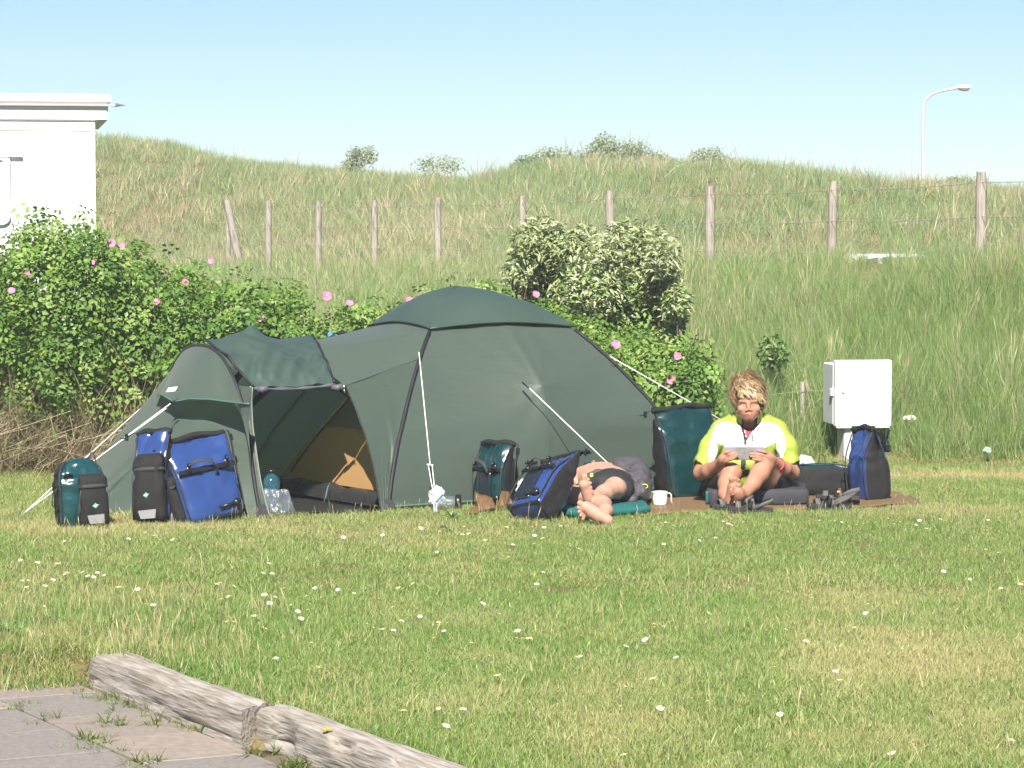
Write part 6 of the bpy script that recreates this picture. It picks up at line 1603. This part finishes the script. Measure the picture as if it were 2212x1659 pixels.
S.ell(W(1318, 1047, 17.40), (.165, .16, .10), k=.05); S.ell(W(1306, 1036, 17.53), (.158, .17, .095), k=.05); S.ell(W(1297, 1031, 17.64), (.165, .13, .095), k=.05)
S.cap(W(1290, 1028, 17.72), W(1286, 1023, 17.80), .05, .05, .03)
S.ell(V(.515, 17.83, .145), (.074, .10, .088), k=.02); S.ell(V(.515, 17.775, .165), (.058, .06, .062), k=.03); S.cap(V(.515, 17.80, .225), V(.515, 17.785, .243), .010, .012, .012); S.ell(V(.515, 17.735, .185), (.024, .022, .02), k=.02)
for sx in (-1, 1): S.ell(V(.515 + sx*.075, 17.845, .14), (.012, .022, .03), k=.006)
S.chain([W(1335, 1030, 17.66), W(1362, 1040, 17.62), W(1380, 1058, 17.45)], [.055, .048, .040], .03); S.chain([W(1255, 1030, 17.66), W(1232, 1045, 17.6), W(1226, 1062, 17.4)], [.055, .045, .038], .03)
S.ell(W(1382, 1066, 17.38), (.035, .05, .022), k=.02)
for k in range(4): S.cap(W(1376 + k*4.2, 1070, 17.36), W(1374 + k*4.6, 1075, 17.29), .0088, .0078, .006)
S.build('body', SKINP, man)
GREYJ = mat('jacket_charcoal', (.060, .055, .062), .6, .35, (.045, .042, .048), 16, .7, .4, 40, bdist=.01)
SHORTB = bpy.data.materials['shorts_black']
S = SDF((.28, 17.0, .02), (.95, 17.62, .32), .0052)
S.ell(W(1320, 1049, 17.37), (.172, .16, .106), k=.05); S.cap(W(1350, 1062, 17.4), W(1341, 1058, 17.14), .092, .078, .04); S.cap(W(1300, 1060, 17.4), W(1256, 1069, 17.09), .092, .070, .04); S.noise(.002, 70, 2)
S.build('shorts', SHORTB, man)
S = SDF((.40, 16.95, .01), (1.02, 17.85, .36), .0056)
S.ell(W(1352, 1012, 17.62), (.105, .16, .075), k=.03); S.ell(W(1378, 1030, 17.5), (.080, .20, .10), k=.04); S.ell(W(1385, 1058, 17.35), (.060, .17, .085), k=.04); S.ell(W(1362, 1078, 17.18), (.045, .07, .035), k=.03)
S.chain([W(1272, 1031, 17.33), W(1295, 1024, 17.36), W(1325, 1024, 17.37), W(1350, 1034, 17.33), W(1366, 1060, 17.22)], [.026, .03, .032, .04, .045], .02)
S.noise(.006, 42, 6); S.noise(.003, 95, 7)
jm = S.build('jacket', GREYJ, man)
YEL = mat('lime_tag', (.62, .80, .08), .5, .4)
MB().tube([W(1266, 1036, 17.29), W(1285, 1032, 17.29), W(1305, 1031.5, 17.29), W(1320, 1034, 17.29)], .003, 6).build('red_piping', RED, jm, world=True)
mb = MB(); mb.strap([W(1277, 1022, 17.30), W(1277.5, 1028, 17.295), W(1276, 1035, 17.29)], .010, .003, (1, 0, 0)); mb.strap([W(1279, 1022, 17.30), W(1280, 1028, 17.295), W(1283, 1035, 17.29)], .007, .003, (1, 0, 0)); mb.build('zip_tag', YEL, jm, world=True)
MB().tube([W(1393 + 6*math.cos(t), 1050.5 + 4.6*math.sin(t), 17.20) for t in np.linspace(-2.6, 2.2, 14)], .0022, 6).build('cord_loop', YEL, jm, world=True)
gl = thing('sunglasses', 'dark blue sunglasses on the lying man', 'sunglasses', (.515, 17.80, .21))
GLM = mat('lens_blue', (.012, .03, .09), .06, .7)
for sx in (-1, 1): MB().ball((sx*.030, -.0, .022), (.029, .022, .012), 14, 7).build('lens', GLM, gl)
MB().tube([(-.07, .04, -.05), (-.062, .0, .012), (-.02, -.012, .03), (.02, -.012, .03), (.062, .0, .012), (.07, .04, -.05)], .0035, 6).build('frame', PLASTIC, gl)
# ------------------------------------------------------------------ daisies and broad-leaved weeds in the lawn
D4 = [(40,115),(255,75),(295,70),(420,90),(582,58),(570,110),(610,105),(720,148),(515,175),(400,228),(862,62),(925,115),(1035,62),(1040,90),(1048,118),(1100,135),(905,178),(1045,172),(835,252),(875,260),(1110,65),(1220,55),(1272,55),(1105,360),(1062,440),(1340,205),(1555,140),(1820,405),(1905,175),(1960,160),(1800,28),(1865,45),(1885,35),(1915,30),(1940,35),(1970,50),(1855,80),(1710,105),(1805,105),(2070,85),(2070,175),(240,435),(145,465),(175,470),(415,468),(630,500),(707,568),(15,537),(110,592),(268,600),(288,655),(165,682),(412,693),(815,637),(20,740),(40,738),(112,745),(445,750),(380,798),(633,830),(930,798),(968,800),(1010,798),(1025,803),(935,750),(745,915),(237,948),(820,1040),(797,1045),(410,1265),(575,1268),(177,1278),(462,1378),(1840,703),(1838,725),(1905,722),(2040,703),(2045,740),(1780,808),(1655,850),(1985,925),(1830,1065),(1648,1120),(1617,1250),(1345,920),(1640,1570),(1880,1262)]
D5 = [(220,25),(250,40),(273,48),(293,32),(350,28),(508,45),(795,8),(790,40),(828,20),(858,18),(930,22),(958,22),(1005,30),(1053,58),(1105,48),(1148,42),(1228,32),(1312,5),(1352,40),(1390,28),(1430,42),(1470,45),(1497,48),(1520,18),(1548,38),(1567,72),(1660,10),(1695,18),(1975,15),(2050,18),(75,132),(62,150),(170,132),(1718,135),(1957,210),(2040,230),(1680,355),(1855,408),(1862,425),(1893,430),(2190,440),(2205,425),(2058,467),(612,575),(1178,570),(125,632),(790,675),(1163,632),(633,738),(1087,728),(770,817),(560,990),(965,1018),(993,1075),(113,1215),(12,1198),(595,1302),(1335,1560),(2130,1472)]
D6 = [(120,342),(222,355),(335,362),(352,362),(380,425),(395,415),(485,412),(497,422),(515,435),(552,440),(572,415),(612,430),(130,462),(165,460),(155,500),(312,457),(265,493),(263,613),(695,500),(808,512),(915,550),(855,600),(900,605),(950,670),(722,192),(757,215),(857,178),(905,198),(940,222),(1015,220),(1295,250),(1115,335),(1580,360),(1470,432),(1475,460),(1275,482),(1290,475),(1378,495),(1340,555),(1355,553),(1297,570),(1600,420),(1545,417),(1670,507),(1850,505),(1985,515),(1965,537),(2080,535),(1800,552),(1888,560),(1553,545),(1617,557),(1710,605),(1822,600),(1808,632),(1750,642),(1770,685),(1493,668),(1332,703),(1372,705),(1545,738),(1565,745),(1195,750),(2157,715),(2195,740),(1830,825),(1620,918),(1875,970),(2018,208),(2063,427),(1583,595),(378,230)]
DP = [(813.2 + x*.326, 1118.2 + y*.326) for x, y in D4] + [(1490.9 + x*.326, 1118.2 + y*.326) for x, y in D5] + [(x*.36766, 1084.3 + y*.36766) for x, y in D6]
DW = mat('daisy_petals', (.80, .80, .80), .6, .3, (.76, .74, .76), 60, .4, trans=.2); DY = mat('daisy_centre', (.70, .48, .05), .8, .2); DS = mat('daisy_stem', (.12, .2, .05), .7, .2)
def daisy_mesh(seed):
    q = random.Random(seed); mb = MB(); r = .0124; n = 13; vs = [(0, 0, .0)]; fs = []
    for k in range(n):
        a = 2*math.pi*k/n; d = math.pi/n*.86; R_ = r*q.uniform(.86, 1.08); z = q.uniform(-.001, .0022); b = len(vs)
        vs += [(.35*r*math.cos(a - d*.8), .35*r*math.sin(a - d*.8), 0), (.85*R_*math.cos(a - d*.7), .85*R_*math.sin(a - d*.7), z), (R_*math.cos(a), R_*math.sin(a), z), (.85*R_*math.cos(a + d*.7), .85*R_*math.sin(a + d*.7), z), (.35*r*math.cos(a + d*.8), .35*r*math.sin(a + d*.8), 0)]
        fs.append((b, b + 1, b + 2, b + 3, b + 4))
    mb.add(vs, fs, 0); mb.ball((0, 0, .0004), (.0042, .0042, .0028), 8, 5, mi=1)
    mb.tube([(0, 0, 0), (.004, .002, -.02), (.006, .004, -.05)], .0009, 4, caps=False, mi=2)
    o = mb.build('daisy', [DW, DY, DS], smoothed=False); return o
protos = [daisy_mesh(k) for k in range(4)]; q = random.Random(5)
for i, (x, y) in enumerate(DP):
    o = protos[i] if i < 4 else protos[i % 4].copy()
    if i >= 4: COL.objects.link(o)
    p = gr(x, y, .044); o.location = p; s = q.uniform(.8, 1.2)*(1.08 if p.y < 13 else 1.0); o.scale = (s, s, s)
    tl = V(SUN_DIR.x*.3 + q.gauss(0, .22), SUN_DIR.y*.45 + q.gauss(0, .22), 1).normalized(); e = tl.to_track_quat('Z', 'Y').to_euler(); o.rotation_euler = (e.x, e.y, q.random()*6.28)
    tag(o, 'small white daisy flowering in the short lawn grass', 'daisy', 'daisies dotted over the lawn')
LEAFW = blade_mat('broad_weed_leaves', [(.10, .19, .05), (.15, .26, .08), (.21, .33, .12)], None, trans=.3)
def weed(label, x, y, r, n, h, seed):
    c = gr(x, y); t = thing('leafy_weed', label, 'weed', (c.x, c.y, 0)); q = np.random.default_rng(seed); Vs, Fs, T_ = [], [], []
    for k in range(n):
        a = q.random()*6.283; L_ = r*q.uniform(.6, 1.1); up = q.uniform(.2, 1)*h; w = L_*.13; b = len(Vs); d = np.array([math.cos(a), math.sin(a), 0]); sd = np.array([-d[1], d[0], 0])
        for s in (0, .3, .65, 1):
            ce = d*L_*s + np.array([0, 0, up*math.sin(s*2.2) + .012]); ww = w*math.sin(math.pi*(.08 + .88*s))*(1 + .3*math.sin(k + s*14)); Vs += [ce - sd*ww, ce + sd*ww + np.array([0, 0, .004])]
        for s in range(3): j = b + 2*s; Fs.append((j, j + 1, j + 3, j + 2)); T_.append(q.random())
    link('leaves', np_mesh('leaves', np.array(Vs), np.array(Fs), LEAFW, T_, True), t)
weed('bright green weed in the lawn beside the guy line peg', 975, 1125, .06, 18, .05, 1)
weed('bright green weed rosette below the one by the peg', 968, 1150, .05, 14, .03, 2)
weed('leafy dock plant at the far left edge of the lawn', 25, 1380, .12, 22, .06, 5)

# ------------------------------------------------------------------ air
hz = bpy.data.materials.new('sea_haze'); hz.use_nodes = True; hn = hz.node_tree; hn.nodes.clear()
ho = hn.nodes.new('ShaderNodeOutputMaterial'); hv_ = hn.nodes.new('ShaderNodeVolumePrincipled')
hv_.inputs['Color'].default_value = (.93, .96, 1.0, 1); hv_.inputs['Density'].default_value = .0014; hv_.inputs['Anisotropy'].default_value = 0.0
hn.links.new(hv_.outputs[0], ho.inputs['Volume'])
hb = MB().box((0, 50, 3.5), (80, 130, 11)).build('haze', hz, smoothed=False)
tag(hb, 'thin bright summer haze over the dunes', 'haze', kind='stuff')
